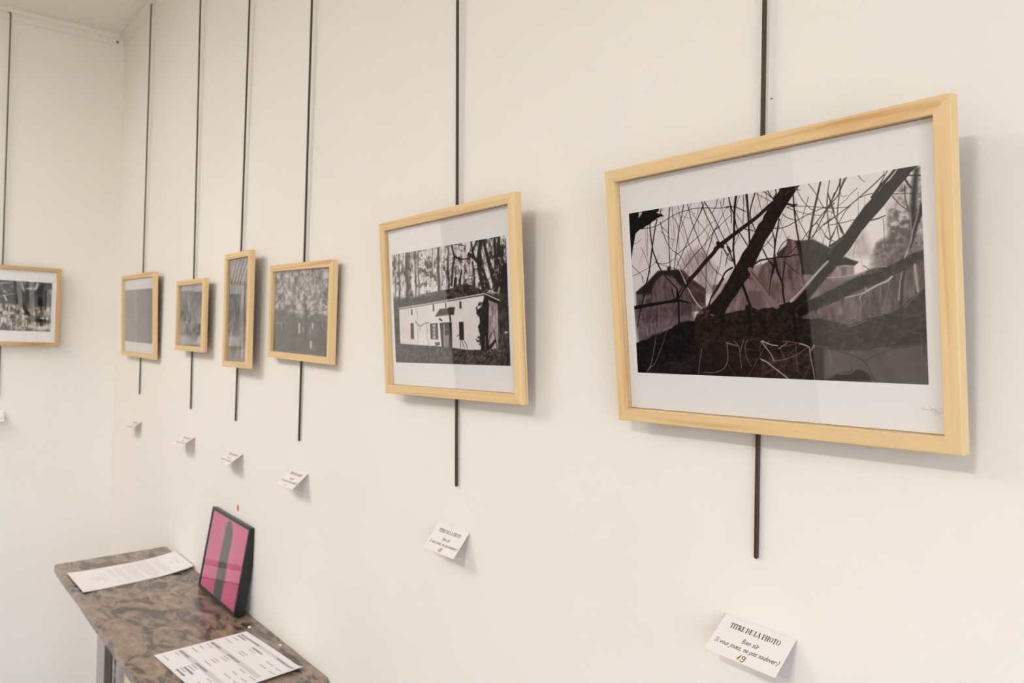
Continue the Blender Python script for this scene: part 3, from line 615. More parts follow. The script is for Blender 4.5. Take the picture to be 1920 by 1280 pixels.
def art_white_house():
    """Black-and-white print: a long white farmhouse among bare trees."""
    B = Board(300, 230, [(733, 479), (946, 440.4), (956.4, 685.5), (740.5, 679.3)])
    hh, ww = B.H, B.W; rnd = random.Random(5)
    def Z(i): return B.frame(*{1: (725, 430, .1094), 2: (840, 430, .1094), 3: (725, 560, .10152), 4: (840, 560, .10152), 0: (0, 0, 1)}[i])
    n1 = fbm(hh, ww, 5, 8, 31); n2 = fbm(hh, ww, 26, 34, 32, 3); nv = fbm(hh, ww, 22, 60, 33, 3); nf = fbm(hh, ww, 70, 90, 34, 2)
    ys = np.linspace(0, 1, hh)[:, None]; xs = np.linspace(0, 1, ww)[None, :]
    f = np.clip((.5 * n2 + .5 * nv - .38) * 3.0 + .66 - .45 * (ys - .15) - .20 * np.abs(xs - .5), 0, 1)
    B.im[:] = B.tone(f, (66, 56, 53), (240, 230, 226))
    dk = (44, 36, 34)
    # far stems
    for k in range(120):
        x = rnd.uniform(732, 952); y0 = rnd.uniform(440, 500); L = rnd.uniform(20, 80)
        d = rnd.uniform(-4, 4); Z(0).curve([(x, y0 + L), (x + d + rnd.uniform(-3, 3), y0 + L * .5), (x + d * 1.5, y0)], rnd.uniform(.6, 1.8), dk, rnd.uniform(.2, .6), .6)
    for k in range(120):
        x = rnd.uniform(735, 950); y = rnd.uniform(445, 540)
        Z(0).curve([(x, y), (x + rnd.uniform(-7, 7), y - rnd.uniform(0, 6)), (x + rnd.uniform(-12, 12), y - rnd.uniform(-2, 10))], rnd.uniform(.5, 1.3), dk, .5)
    for x, w, a in [(205, 26, .9), (330, 46, .85), (370, 60, .5), (530, 26, .6), (130, 22, .6), (870, 44, .95), (770, 22, .5), (1040, 26, .7), (480, 30, .6)]:
        Z(1).curve([(x, 330), (x - 8, 640), (x + 10, 980), (x + 4, 1200)], w, dk, a, w * 1.3, soft=2)
    for p, a, b in [([(40, 260), (70, 400), (90, 480), (60, 640), (45, 960)], 30, 34), ([(90, 460), (200, 510), (350, 500)], 26, 16), ([(60, 260), (160, 265), (260, 285)], 16, 10), ([(110, 480), (230, 560)], 16, 8), ([(540, 170), (515, 400), (525, 560), (560, 760), (620, 980)], 52, 150),
                    ([(470, 200), (420, 330), (400, 380), (440, 500), (520, 600)], 30, 50), ([(370, 210), (400, 350)], 24, 30), ([(850, 110), (845, 320), (870, 480), (910, 660), (900, 900)], 38, 150), ([(775, 130), (785, 420), (800, 620), (800, 800)], 34, 80), ([(580, 170), (620, 340), (690, 600), (760, 800), (800, 1000)], 26, 110),
                    ([(960, 640), (950, 900), (960, 1280)], 110, 200), ([(200, 760), (180, 960)], 34, 40), ([(110, 850), (100, 980)], 60, 60), ([(400, 560), (430, 780), (430, 960)], 22, 34), ([(340, 430), (420, 480), (480, 540)], 60, 40)]:
        Z(2).curve(p, a, (30, 24, 23), .92, b, soft=2)
    for k in range(60):
        x = rnd.uniform(560, 980); y = rnd.uniform(160, 640); Z(2).curve([(x, y), (x + rnd.uniform(-40, 40), y - 60), (x + rnd.uniform(-60, 60), y - 130)], rnd.uniform(6, 14), dk, .6)
    for k in range(34):
        x = rnd.uniform(560, 900); y = rnd.uniform(480, 1040); Z(2).line([(x, y), (x + rnd.uniform(-20, 20), y + rnd.uniform(-20, 20))], rnd.uniform(14, 30), (205, 194, 190), .5, soft=3)
    # dark undergrowth behind the house
    Z(0).poly([(728, 556), (760, 560), (790, 554), (830, 545), (900, 546), (935, 550), (960, 540), (965, 700), (728, 700)], B.tone(n2, (30, 24, 23), (78, 66, 63)), .9, soft=7)
    Z(1).poly([(755, 830), (790, 820), (805, 1090), (750, 1090)], (226, 216, 212), 1, soft=2); Z(1).line([(745, 790), (800, 790)], 34, (70, 60, 56), .9, soft=2)
    roof = B.tone(nf, (30, 25, 24), (92, 80, 76))
    Z(0).poly([(744, 577), (770, 562), (788, 553), (812, 547), (840, 542), (870, 530.5), (890, 537), (910, 547.5), (934, 558), (906, 551), (850, 560)], roof, 1, soft=1)
    Z(1).line([(510, 1160), (600, 1110), (700, 1130), (810, 1095)], 22, (140, 126, 120), .7, soft=2)
    Z(0).poly([(908, 547), (934, 560), (934, 569), (908, 560)], (26, 21, 20), 1)
    wl = B.tone(np.clip(.6 + .5 * (n1 - .5) + .2 * (nf - .5), 0, 1), (222, 210, 206), (250, 242, 238))
    Z(0).poly([(747, 579), (800, 570), (850, 562), (905, 553.5), (905, 560), (901, 600), (900, 655), (880, 655), (845, 652), (815, 648), (790, 647), (749, 644.5)], wl, 1)
    Z(0).line([(745, 578), (800, 569), (850, 560), (906, 549.5), (934, 562)], 1.6, (214, 204, 200)); Z(0).line([(747, 580), (800, 571.2), (850, 562.4), (905, 552.5)], 1.0, (80, 68, 64))
    Z(0).poly([(913, 561), (931, 569), (933, 652), (914, 655)], B.tone(nv, (128, 112, 110), (200, 184, 182)), 1)
    # ivy at the corner
    Z(4).poly([(640, 0), (720, 20), (740, 100), (735, 200), (730, 420), (720, 640), (740, 960), (590, 950), (600, 780), (585, 680), (555, 600), (535, 500), (570, 440), (565, 330), (520, 280), (510, 220), (560, 170), (600, 130)], B.tone(n2, (14, 11, 11), (44, 36, 34)), 1, soft=2)
    for k in range(70):
        t = rnd.random(); x = 610 - 60 * math.sin(t * 9) + rnd.uniform(-50, 40); y = 60 + 860 * t
        Z(4).line([(x, y), (x + rnd.uniform(-25, 25), y + rnd.uniform(-25, 25))], rnd.uniform(14, 34), rnd.choice([(20, 16, 16), (30, 24, 23), (54, 46, 43)]), .8, soft=1)
    for p, a, b, c in [([(672, 700), (676, 980)], 22, 24, (100, 88, 82)), ([(820, 560), (860, 740), (900, 930)], 16, 18, (60, 48, 46)), ([(800, 600), (740, 760), (740, 900)], 16, 12, (50, 40, 38)), ([(740, 920), (860, 760)], 60, 40, (30, 24, 23)), ([(960, 660), (990, 700), (960, 860), (930, 980)], 14, 16, (96, 84, 80)), ([(780, 60), (800, 300), (810, 560)], 12, 10, (120, 104, 102)), ([(870, 600), (820, 640), (760, 620)], 8, 8, (120, 104, 100))]:
        Z(4).curve(p, a, c, .9, b)
    Z(4).line([(1040, 610), (1078, 612)], 24, (216, 206, 202), .9)
    # windows, door, little porch
    for x, y, w, h in [(447, 195, 22, 105), (845, 105, 26, 125), (1070, 75, 26, 85)]: Z(3).poly([(x - w / 2, y), (x + w / 2, y - 3), (x + w / 2 + 3, y + h), (x - w / 2 + 3, y + h)], (40, 33, 31), 1)
    Z(4).poly([(192, 45), (225, 40), (235, 175), (192, 178)], (52, 43, 41), 1)
    Z(3).poly([(425, 448), (482, 446), (490, 742), (430, 742)], (42, 36, 34), 1); Z(4).poly([(182, 420), (270, 416), (282, 750), (192, 750)], (52, 42, 41), 1)
    Z(3).poly([(780, 455), (925, 440), (940, 745), (795, 742)], (56, 48, 46), 1)
    Z(3).poly([(828, 470), (885, 465), (890, 735), (835, 735)], (190, 178, 174), .9)
    for y in (530, 600, 665): Z(3).line([(830, y), (890, y)], 30, (70, 60, 58), .7)
    Z(3).line([(858, 470), (862, 735)], 9, (220, 210, 206))
    Z(3).poly([(960, 440), (1182, 425), (1190, 930), (1000, 905)], (26, 20, 19), 1); Z(3).poly([(1030, 470), (1050, 470), (1060, 900), (1035, 900)], (160, 142, 140), 1)
    Z(3).poly([(1052, 470), (1140, 465), (1150, 905), (1060, 900)], (140, 120, 119), 1); Z(3).poly([(1055, 470), (1135, 465), (1140, 660), (1060, 668)], (40, 33, 32), 1); Z(3).line([(1055, 565), (1140, 560)], 12, (140, 124, 122))
    Z(4).poly([(0, 430), (50, 425), (62, 910), (0, 920)], (26, 20, 19), 1)
    Z(3).poly([(880, 310), (960, 190), (1190, 150), (1240, 150), (1220, 290), (1100, 290), (890, 325)], B.tone(nf, (26, 21, 20), (78, 66, 62)), 1, soft=2)
    Z(3).line([(960, 370), (1000, 395)], 34, (40, 32, 30), 1); Z(3).line([(1150, 310), (1160, 400)], 34, (40, 32, 30), 1); Z(3).line([(900, 320), (1210, 285)], 12, (120, 104, 98), .8)
    for p, a in [([(520, 420), (560, 470), (610, 500), (690, 450), (760, 440)], 34), ([(600, 500), (605, 600)], 22), ([(720, 470), (735, 600), (725, 680), (770, 860)], 16), ([(560, 480), (565, 850)], 12), ([(520, 180), (560, 300), (530, 430)], 10)]: Z(3).curve(p, a, (120, 106, 101), .6, a * .6, soft=2)
    Z(3).poly([(870, 800), (960, 790), (970, 850), (890, 870)], (80, 70, 66), .9)
    for p in ([(150, 690), (190, 655), (215, 690), (210, 740)], [(212, 740), (215, 900)], [(225, 700), (250, 800), (285, 900)], [(250, 730), (310, 820), (345, 910)]): Z(4).curve(p, 13, (52, 42, 40), .95)
    # ground
    gr = B.tone(np.clip(.55 * nf + .45 * n2, 0, 1), (26, 20, 19), (108, 94, 90))
    Z(0).poly([(735, 643), (749, 644), (775, 646), (800, 648), (815, 649), (845, 651), (865, 654), (880, 656), (900, 655), (935, 653), (960, 650), (965, 700), (735, 700)], gr, 1, soft=2)
    for k in range(80):
        x = rnd.uniform(745, 950); y = rnd.uniform(658, 684); Z(0).line([(x, y), (x + rnd.uniform(1, 3), y + rnd.uniform(-1, 1))], rnd.uniform(.6, 1.5), (150, 134, 129), rnd.uniform(.2, .6))
    for k in range(40):
        x = rnd.uniform(905, 935); y = rnd.uniform(652, 668); Z(0).line([(x, y), (x + rnd.uniform(-2, 2), y + rnd.uniform(-2, 2))], rnd.uniform(.8, 1.8), rnd.choice([(150, 134, 129), (20, 15, 14)]), .6)
    return B.out()

def art_tree_pond():
    """Black-and-white print: tangled crown over a dark pond."""
    B = Board(150, 104, [(0, 0), (710, 0), (710, 1000), (0, 1000)])
    hh, ww = B.H, B.W; rnd = random.Random(8)
    n1 = fbm(hh, ww, 7, 8, 41); n2 = fbm(hh, ww, 18, 22, 42, 3); nf = fbm(hh, ww, 45, 60, 43, 2)
    ys = np.linspace(0, 1, hh)[:, None] + np.zeros((1, ww))
    f = np.clip(.5 * n2 + .3 * n1 + .2 * nf, 0, 1)
    B.im[:] = B.tone(np.clip((f - .3) * 1.7 + .18, 0, 1), (66, 58, 58), (214, 204, 204))
    for k in range(150):
        x, y = rnd.uniform(0, 710), rnd.uniform(0, 520); a = math.atan2(y - 520, x - 400) + rnd.uniform(-.5, .5); L = rnd.uniform(40, 140)
        B.curve([(x, y), (x + math.cos(a) * L * .5 + rnd.uniform(-12, 12), y + math.sin(a) * L * .5), (x + math.cos(a) * L, y + math.sin(a) * L)], rnd.uniform(3, 8), rnd.choice([(64, 56, 56), (90, 82, 82), (176, 166, 166)]), .5)
    for k in range(60):
        x, y = rnd.uniform(0, 700), rnd.uniform(0, 480); B.line([(x, y), (x + rnd.uniform(-14, 14), y + rnd.uniform(-14, 14))], rnd.uniform(8, 24), (216, 206, 206), .45, soft=2)
    for x, y, w in [(40, 60, 40), (160, 60, 40), (230, 110, 40), (80, 250, 34), (200, 270, 26), (160, 300, 30), (330, 440, 40), (20, 440, 30), (110, 445, 40), (640, 90, 40)]: B.line([(x - 12, y), (x + 14, y + 8)], w, (226, 216, 214), .7, soft=4)
    for k in range(46):
        x, y = rnd.uniform(420, 700), rnd.uniform(380, 540); B.line([(x, y), (x + rnd.uniform(10, 50), y - rnd.uniform(-4, 20))], rnd.uniform(5, 12), (220, 210, 208), .6, soft=1)
    B.poly([(0, 470), (170, 480), (260, 540), (420, 560), (560, 570), (710, 560), (710, 1000), (0, 1000)], B.tone(np.clip(.6 * n1 + .4 * n2, 0, 1), (58, 52, 51), (104, 97, 95)), .95, soft=8)
    B.poly([(0, 780), (300, 750), (710, 800), (710, 1000), (0, 1000)], B.tone(n1, (62, 57, 56), (82, 77, 75)), .85, soft=26)
    B.curve([(410, 430), (425, 600), (420, 800)], 40, (58, 52, 52), .8, 34, soft=4)
    for k in range(50):
        x, y = rnd.uniform(0, 700), rnd.uniform(580, 760); B.line([(x, y), (x + rnd.uniform(-16, 16), y + rnd.uniform(-6, 30))], rnd.uniform(4, 14), rnd.choice([(128, 120, 118), (46, 41, 41)]), .4, soft=2)
    for x, y, w, h in [(338, 650, 30, 90), (500, 640, 28, 40), (385, 680, 26, 40), (105, 660, 18, 60), (485, 860, 40, 40), (470, 690, 20, 60), (520, 900, 14, 40)]: B.line([(x, y), (x + 2, y + h)], w, (222, 212, 210) if w > 26 else (160, 152, 150), .85, soft=3)
    B.line([(30, 640), (110, 640)], 14, (160, 152, 150), .6, soft=2)
    return B.out()

def art_tall_forest(seed=3):
    """Black-and-white print: upright stems and grasses."""
    B = Board(70, 124, [(0, 0), (440, 0), (440, 1000), (0, 1000)])
    hh, ww = B.H, B.W; rnd = random.Random(seed)
    n1 = fbm(hh, ww, 10, 6, 51); nv = fbm(hh, ww, 8, 22, 52, 3)
    B.im[:] = B.tone(np.clip(.4 * n1 + .6 * nv, 0, 1), (104, 98, 98), (196, 190, 190))
    for k in range(44):
        x = rnd.uniform(0, 440); B.curve([(x, rnd.uniform(500, 1000)), (x + rnd.uniform(-60, 60), rnd.uniform(300, 600)), (x + rnd.uniform(-140, 140), rnd.uniform(-40, 260))], rnd.uniform(5, 18), rnd.choice([(50, 46, 46), (80, 74, 74), (206, 200, 200)]), .7, 4)
    for k in range(9): B.curve([(20 + 30 * k, 260), (70 + 34 * k, 120), (120 + 40 * k, -20)], 14, (44, 40, 40) if k % 2 else (210, 204, 204), .8)
    B.poly([(0, 480), (440, 500), (440, 690), (0, 690)], B.tone(nv, (58, 52, 52), (140, 130, 128)), .7, soft=14)
    B.line([(270, 300), (262, 960)], 16, (40, 36, 36), .9, 22); B.line([(110, 700), (104, 980)], 8, (80, 74, 74), .7)
    B.line([(40, 200), (130, 420)], 22, (52, 47, 47), .8)
    return B.out()

def art_thicket():
    """Print of a pale thicket with a dark knot of branches."""
    B = Board(90, 78, [(0, 0), (360, 0), (360, 900), (0, 900)])
    hh, ww = B.H, B.W; rnd = random.Random(21)
    n1 = fbm(hh, ww, 6, 8, 61); nv = fbm(hh, ww, 8, 24, 62, 3)
    B.im[:] = B.tone(np.clip(.5 * n1 + .5 * nv, 0, 1), (92, 82, 78), (206, 198, 196))
    for k in range(80):
        x = rnd.uniform(0, 360); y = rnd.uniform(100, 900)
        B.curve([(x, y), (x + rnd.uniform(-30, 30), y - rnd.uniform(40, 120)), (x + rnd.uniform(-50, 50), y - rnd.uniform(80, 220))], rnd.uniform(5, 14), rnd.choice([(96, 86, 82), (70, 62, 60), (200, 192, 190)]), .6)
    B.curve([(120, 640), (150, 740), (210, 790), (270, 740), (300, 620)], 56, (48, 42, 41), .8, 40, soft=5)
    B.curve([(300, 600), (230, 660), (170, 700)], 34, (52, 45, 44), .8); B.curve([(20, 420), (60, 440), (90, 600)], 30, (80, 66, 56), .8)
    B.curve([(100, 820), (180, 860), (260, 900)], 18, (110, 104, 102), .7)
    return B.out()

def art_misty_field():
    """Pale grey print of a misty field, one light streak in it."""
    B = Board(110, 62, [(0, 0), (500, 0), (500, 330), (0, 330)])
    hh, ww = B.H, B.W
    n1 = fbm(hh, ww, 5, 6, 71); nv = fbm(hh, ww, 5, 26, 72, 3)
    B.im[:] = B.tone(np.clip(.6 * n1 + .4 * nv, 0, 1), (104, 101, 100), (140, 137, 136))
    B.curve([(180, 10), (200, 120), (185, 200)], 60, (178, 174, 172), .55, 30, soft=14)
    B.poly([(180, 330), (196, 268), (212, 330)], (222, 218, 216), .9, soft=4)
    B.poly([(0, 250), (500, 240), (500, 330), (0, 330)], (112, 109, 108), .35, soft=14)
    return B.out()

def art_reed_bank():
    """Print of a dark pond bank: white blossom above, pale reeds below, a slanting dark trunk."""
    B = Board(200, 116, [(-620, 250), (720, 315), (685, 990), (-620, 970)])
    hh, ww = B.H, B.W; rnd = random.Random(17)
    n1 = fbm(hh, ww, 6, 9, 81); n2 = fbm(hh, ww, 20, 30, 82, 3); nv = fbm(hh, ww, 14, 64, 83, 3)
    B.im[:] = B.tone(n1, (52, 50, 52), (82, 80, 83))
    reed = B.tone(np.clip((.45 * n2 + .55 * nv - .28) * 2.2, 0, 1), (70, 56, 44), (232, 222, 212))
    B.poly([(-640, 600), (-200, 620), (0, 615), (300, 625), (330, 640), (400, 690), (560, 650), (720, 660), (700, 1010), (-640, 1010)], reed, 1, soft=4)
    for k in range(150):
        x = rnd.uniform(-600, 690); y = rnd.uniform(680, 980)
        B.line([(x, y), (x + rnd.uniform(-16, 16), y - rnd.uniform(30, 110))], rnd.uniform(5, 14), rnd.choice([(240, 230, 222), (222, 206, 188), (82, 66, 54), (104, 86, 70)]), .6, 4)
    B.poly([(-640, 930), (690, 970), (690, 1000), (-640, 990)], (70, 62, 58), .5, soft=8)
    for k in range(70):
        x = rnd.uniform(-600, 560); y = 300 + rnd.uniform(0, 130)
        B.line([(x, y), (x + rnd.uniform(-24, 24), y + rnd.uniform(-14, 24))], rnd.uniform(6, 20), (206, 200, 196), .6, 8, soft=2)
    for p, w in [([(-40, 360), (60, 330), (180, 320)], 10), ([(320, 320), (350, 430)], 24), ([(500, 400), (530, 330)], 34), ([(400, 400), (450, 400)], 26), ([(100, 500), (130, 570)], 22), ([(90, 440), (130, 460)], 16), ([(0, 530), (210, 470)], 9), ([(480, 430), (520, 380)], 22), ([(690, 440), (705, 470)], 18)]:
        B.line(p, w, (222, 216, 210), .85, soft=2)
    for p, a, b in [([(235, 285), (230, 390), (210, 460)], 22, 14), ([(480, 430), (465, 530)], 16, 14), ([(320, 620), (400, 740), (480, 810), (580, 840), (690, 850)], 44, 60), ([(330, 750), (420, 770), (500, 800)], 16, 26), ([(420, 720), (540, 700)], 12, 9), ([(-400, 260), (-380, 460), (-300, 620)], 24, 30)]:
        B.curve(p, a, (26, 26, 28), .95, b)
    B.poly([(235, 500), (300, 495), (285, 610), (225, 615)], (20, 18, 20), .9, soft=6)  # dark reflection of a hanging frame in the glass, painted into the print
    B.poly([(535, 530), (590, 525), (580, 640), (535, 640)], (18, 16, 17), .9, soft=6)  # second frame reflection, also painted into the print
    return B.out()

def art_pink():
    """Deep pink picture with a soft dark grey upright shape."""
    B = Board(120, 92, [(278, 148), (620, 335), (475, 1130), (135, 860)])
    n1 = fbm(B.H, B.W, 3, 3, 91)
    B.im[:] = B.tone(n1, (208, 68, 124), (220, 82, 138))
    B.curve([(425, 345), (430, 420), (415, 560), (395, 660), (385, 780), (345, 950)], 190, (226, 96, 136), .55, 200, soft=14)
    B.curve([(418, 345), (418, 390), (405, 450), (385, 560), (360, 660), (330, 780), (305, 950)], 150, (216, 130, 168), .5, 170, soft=18)
    B.curve([(414, 345), (412, 400), (395, 470), (375, 560), (355, 660), (335, 780), (305, 930)], 112, (48, 46, 50), .96, 136, soft=12)
    return B.out()

# --- lettering: two small stroke alphabets (a bold serif one and a round hand) -----------------
def ring(cx, cy, rx, ry, a0=0, a1=360, n=18):
    return [(cx + rx * math.cos(R(a0 + (a1 - a0) * i / n)), cy - ry * math.sin(R(a0 + (a1 - a0) * i / n))) for i in range(n + 1)]
TK, TN = 0.25, 0.10      # thick and thin strokes; y runs down from cap line 0 to base line 1
def foot(x, y): return ([(x - .2, y), (x + .2, y)], TN)
SERIF = {
    'T': (.86, [([(.43, .03), (.43, .97)], TK), ([(.03, .05), (.83, .05)], TN), ([(.05, .05), (.05, .26)], TN), ([(.81, .05), (.81, .26)], TN), foot(.43, .97)]),
    'I': (.50, [([(.25, .03), (.25, .97)], TK), foot(.25, .03), foot(.25, .97)]),
    'R': (.96, [([(.26, .03), (.26, .97)], TK), foot(.24, .03), foot(.26, .97), ([(.26, .05), (.5, .05)] + ring(.48, .27, .2, .22, 90, -90) + [(.26, .49)], .11), ([(.68, .16), (.68, .38)], .13), ([(.46, .5), (.82, .95)], TK), ([(.78, .97), (.95, .97)], TN)]),
    'E': (.86, [([(.26, .03), (.26, .97)], TK), ([(.06, .05), (.74, .05), (.76, .26)], TN), ([(.06, .95), (.78, .95), (.82, .7)], TN), ([(.26, .49), (.56, .49)], TN), ([(.56, .36), (.56, .62)], TN)]),
    'D': (1.0, [([(.26, .03), (.26, .97)], TK), ([(.06, .05), (.45, .05)] + ring(.42, .5, .4, .45, 90, -90) + [(.06, .95)], .09), ([(.80, .28), (.83, .5), (.80, .72)], .19)]),
    'L': (.86, [([(.26, .03), (.26, .97)], TK), foot(.26, .03), ([(.06, .95), (.76, .95), (.8, .68)], TN)]),
    'A': (.98, [([(.46, .03), (.16, .95)], TN), ([(.46, .03), (.78, .95)], TK), ([(.26, .65), (.66, .65)], TN), ([(.03, .97), (.3, .97)], TN), ([(.6, .97), (.95, .97)], TN)]),
    'P': (.84, [([(.26, .03), (.26, .97)], TK), foot(.24, .03), foot(.26, .97), ([(.26, .05), (.46, .05)] + ring(.46, .3, .24, .25, 90, -90) + [(.26, .55)], .10), ([(.70, .18), (.70, .42)], .14)]),
    'H': (1.06, [([(.26, .03), (.26, .97)], TK), ([(.80, .03), (.80, .97)], TK), ([(.26, .49), (.80, .49)], TN), foot(.26, .03), foot(.26, .97), foot(.8, .03), foot(.8, .97)]),
    'O': (1.06, [(ring(.53, .5, .43, .47), .09), (ring(.53, .5, .37, .40, 130, 230), .2), (ring(.53, .5, .37, .40, -50, 50), .2)]),
    ' ': (.36, [])}
HAND = {   # x-height from .4 to 1
    'B': (.66, [[(.12, .02), (.1, 1.0)], [(.12, .03), (.42, .1), (.46, .28), (.36, .44), (.14, .48)], [(.14, .48), (.48, .58), (.52, .82), (.36, .97), (.1, .99)]]),
    'S': (.66, [[(.54, .12), (.4, .03), (.2, .06), (.1, .22), (.24, .42), (.46, .54), (.52, .76), (.38, .95), (.18, .98), (.05, .86)]]),
    'i': (.26, [[(.13, .42), (.12, 1.0)], [(.15, .2), (.15, .22)]]),
    'e': (.56, [[(.08, .72), (.46, .64), (.4, .46), (.24, .41), (.1, .54), (.07, .76), (.18, .96), (.36, .98), (.48, .9)]]),
    'n': (.56, [[(.1, .42), (.1, 1.0)], [(.1, .62), (.22, .46), (.38, .46), (.44, .62), (.44, 1.0)]]),
    's': (.48, [[(.4, .5), (.26, .42), (.1, .48), (.14, .62), (.36, .74), (.38, .9), (.22, 1.0), (.05, .94)]]),
    'u': (.54, [[(.08, .42), (.08, .78), (.16, .96), (.3, .96), (.42, .8)], [(.43, .42), (.44, 1.0)]]),
    'w': (.54, [[(.08, .42), (.08, .78), (.16, .96), (.3, .96), (.42, .8)], [(.43, .42), (.44, 1.0)], [(.12, .27), (.26, .12), (.4, .27)]]),
    'r': (.46, [[(.1, .42), (.1, 1.0)], [(.1, .62), (.22, .46), (.4, .46)]]),
    'v': (.5, [[(.05, .42), (.22, 1.0), (.44, .42)]]), 'o': (.56, [ring(.27, .7, .2, .28)]),
    'j': (.32, [[(.2, .42), (.18, 1.05), (.1, 1.25), (-.1, 1.24)], [(.22, .2), (.22, .22)]]),
    'z': (.52, [[(.06, .45), (.44, .45), (.06, .97), (.48, .97)]]), ',': (.3, [[(.14, .92), (.06, 1.14)]]), ':': (.24, [[(.1, .55), (.1, .57)], [(.1, .92), (.1, .94)]]),
    'p': (.56, [[(.1, .44), (.08, 1.32)], ring(.28, .7, .19, .27)]), 'a': (.56, [ring(.26, .7, .19, .28), [(.45, .44), (.46, 1.0)]]),
    'l': (.24, [[(.12, .05), (.1, 1.0)]]), ')': (.3, [[(.06, .0), (.22, .3), (.22, .75), (.04, 1.15)]]), ' ': (.34, [])}

def write(B, text, u0, u1, ybase, h, font, asp, col, w=None, slant=0.0):
    """set one line of text between u0 and u1 (board units); asp: board width/height."""
    adv = sum(font[c][0] for c in text); k = (u1 - u0) / adv; x = u0
    for ch in text:
        a, st = font[ch]
        for s_ in st:
            p, t = s_ if font is SERIF else (s_, w)
            q = [(x + (px + slant * (1 - py)) * k, (ybase + (py - 1) * h)) for px, py in p]
            if len(q) == 2 and q[0] == q[1]: q[1] = (q[1][0] + 1e-3, q[1][1])
            B.line(q, t * k if font is SERIF else t, col)
        x += a * k

def art_card(note, sharp=True):
    asp = 0.090 / 0.049
    W = 330 if sharp else 120
    H = int(W / asp)
    B = Board(W, H, [(0, 0), (asp, 0), (asp, 1), (0, 1)], bg=(229, 221, 217))
    ink = (66, 60, 58)
    write(B, 'TITRE DE LA PHOTO', .143 * asp, .85 * asp, .285, .125, SERIF, asp, ink)
    write(B, 'Bien swr', .40 * asp, .635 * asp, .545, .115, HAND, asp, (92, 85, 83), .0145, .22)
    write(B, 'Si vous jouez, ne pas soulever:)', .055 * asp, .955 * asp, .725, .115, HAND, asp, (92, 85, 83), .0145, .22)
    if note: B.poly([(.42 * asp, .80), (.56 * asp, .79), (.57 * asp, .975), (.43 * asp, .985)], (230, 220, 198), .8, soft=14)
    br = (112, 86, 60)
    if note == '19':
        B.curve([(.455 * asp, .905), (.475 * asp, .87), (.488 * asp, .82), (.470 * asp, .945)], .022, br)
        B.curve([(.55 * asp, .835), (.53 * asp, .82), (.512 * asp, .85), (.53 * asp, .89), (.555 * asp, .86), (.553 * asp, .835), (.555 * asp, .90), (.535 * asp, .955), (.505 * asp, .94)], .022, br)
    elif note == '18':
        B.curve([(.455 * asp, .905), (.475 * asp, .87), (.488 * asp, .82), (.470 * asp, .945)], .022, br)
        B.curve([(.56 * asp, .84), (.535 * asp, .815), (.515 * asp, .845), (.545 * asp, .88), (.535 * asp, .95), (.505 * asp, .93), (.53 * asp, .885), (.56 * asp, .845)], .022, br)
    elif note: B.line([(.46 * asp, .9), (.52 * asp, .88)], .05, (170, 150, 130), .8, soft=2)
    return B.out()

def scribble(B, x0, x1, y, h, col, a, rnd):
    """a printed line too small to read: word-long grey strokes."""
    x = x0
    while x < x1:
        w = rnd.uniform(.012, .05)
        B.line([(x, y), (min(x + w, x1), y)], h, col, a * rnd.uniform(.7, 1))
        x += w + .008

def art_letter():
    B = Board(210, 297, [(0, 0), (.707, 0), (.707, 1), (0, 1)], bg=(234, 228, 227)); rnd = random.Random(4); c = (168, 163, 164)
    scribble(B, .27, .45, .075, .008, c, .9, rnd); scribble(B, .30, .40, .125, .006, c, .8, rnd)
    y = .20
    for para in (5, 8, 6, 4, 3):
        for k in range(para): scribble(B, .08, .62 if k < para - 1 else .4, y, .0055, c, .7, rnd); y += .0165
        y += .018
    for k, (p, q) in enumerate([(.24, .46), (.20, .5), (.28, .42), (.22, .48), (.26, .40)]): scribble(B, p, q, .73 + .03 * k, .007, c, .7, rnd)
    return B.out()

def art_listing():
    """landscape table: grey banded headings, short columns of entries."""
    B = Board(297, 210, [(0, 0), (1.414, 0), (1.414, 1), (0, 1)], bg=(232, 225, 225)); rnd = random.Random(9); c = (168, 162, 163); d = (128, 122, 123)
    def band(u0, u1, y, h=.03): B.poly([(u0, y - h), (u1, y - h), (u1, y + h), (u0, y + h)], (206, 198, 199), 1, soft=2)
    band(.45, 1.36, .085, .022); scribble(B, .06, .52, .085, .024, d, .9, rnd); scribble(B, .98, 1.34, .085, .022, d, .9, rnd)
    scribble(B, .06, .26, .125, .022, d, .9, rnd)
    def entry(u, y): scribble(B, u, u + rnd.uniform(.11, .17), y, .016, c, .9, rnd)
    def head(y):
        band(.06, 1.30, y); scribble(B, .06, .30, y, .024, d, .9, rnd); scribble(B, .52, .80, y, .024, d, .9, rnd)
    for y in (.185, .265): entry(.07, y)
    scribble(B, .52, .76, .155, .026, d, .95, rnd); entry(.54, .20); entry(.52, .28); entry(.54, .315)
    for u in (.97, 1.2): entry(u, .20); entry(u + .02, .28)
    head(.42)
    for y in (.475, .555, .635): entry(.07, y)
    for y in (.47, .505, .57, .605, .67): entry(.53, y)
    for u in (.97, 1.2):
        for y in (.48, .56, .64): entry(u, y)
    head(.755)
    entry(.07, .81); entry(.09, .93)
    for y in (.80, .835): entry(.52, y)
    scribble(B, .53, .76, .875, .026, d, .95, rnd); entry(.52, .91); scribble(B, .53, .74, .95, .024, d, .95, rnd)
    for u in (.97, 1.2):
        for y in (.81, .90): entry(u, y)
    return B.out()

# ------------------------------------------------------------------ room (metres; the picture wall is y = 0, its corner with the far wall at x = -3.51)
XL, XR, YB, ZC, T = -3.51, 2.6, -3.6, 2.853, 0.2
EYE = 1.6

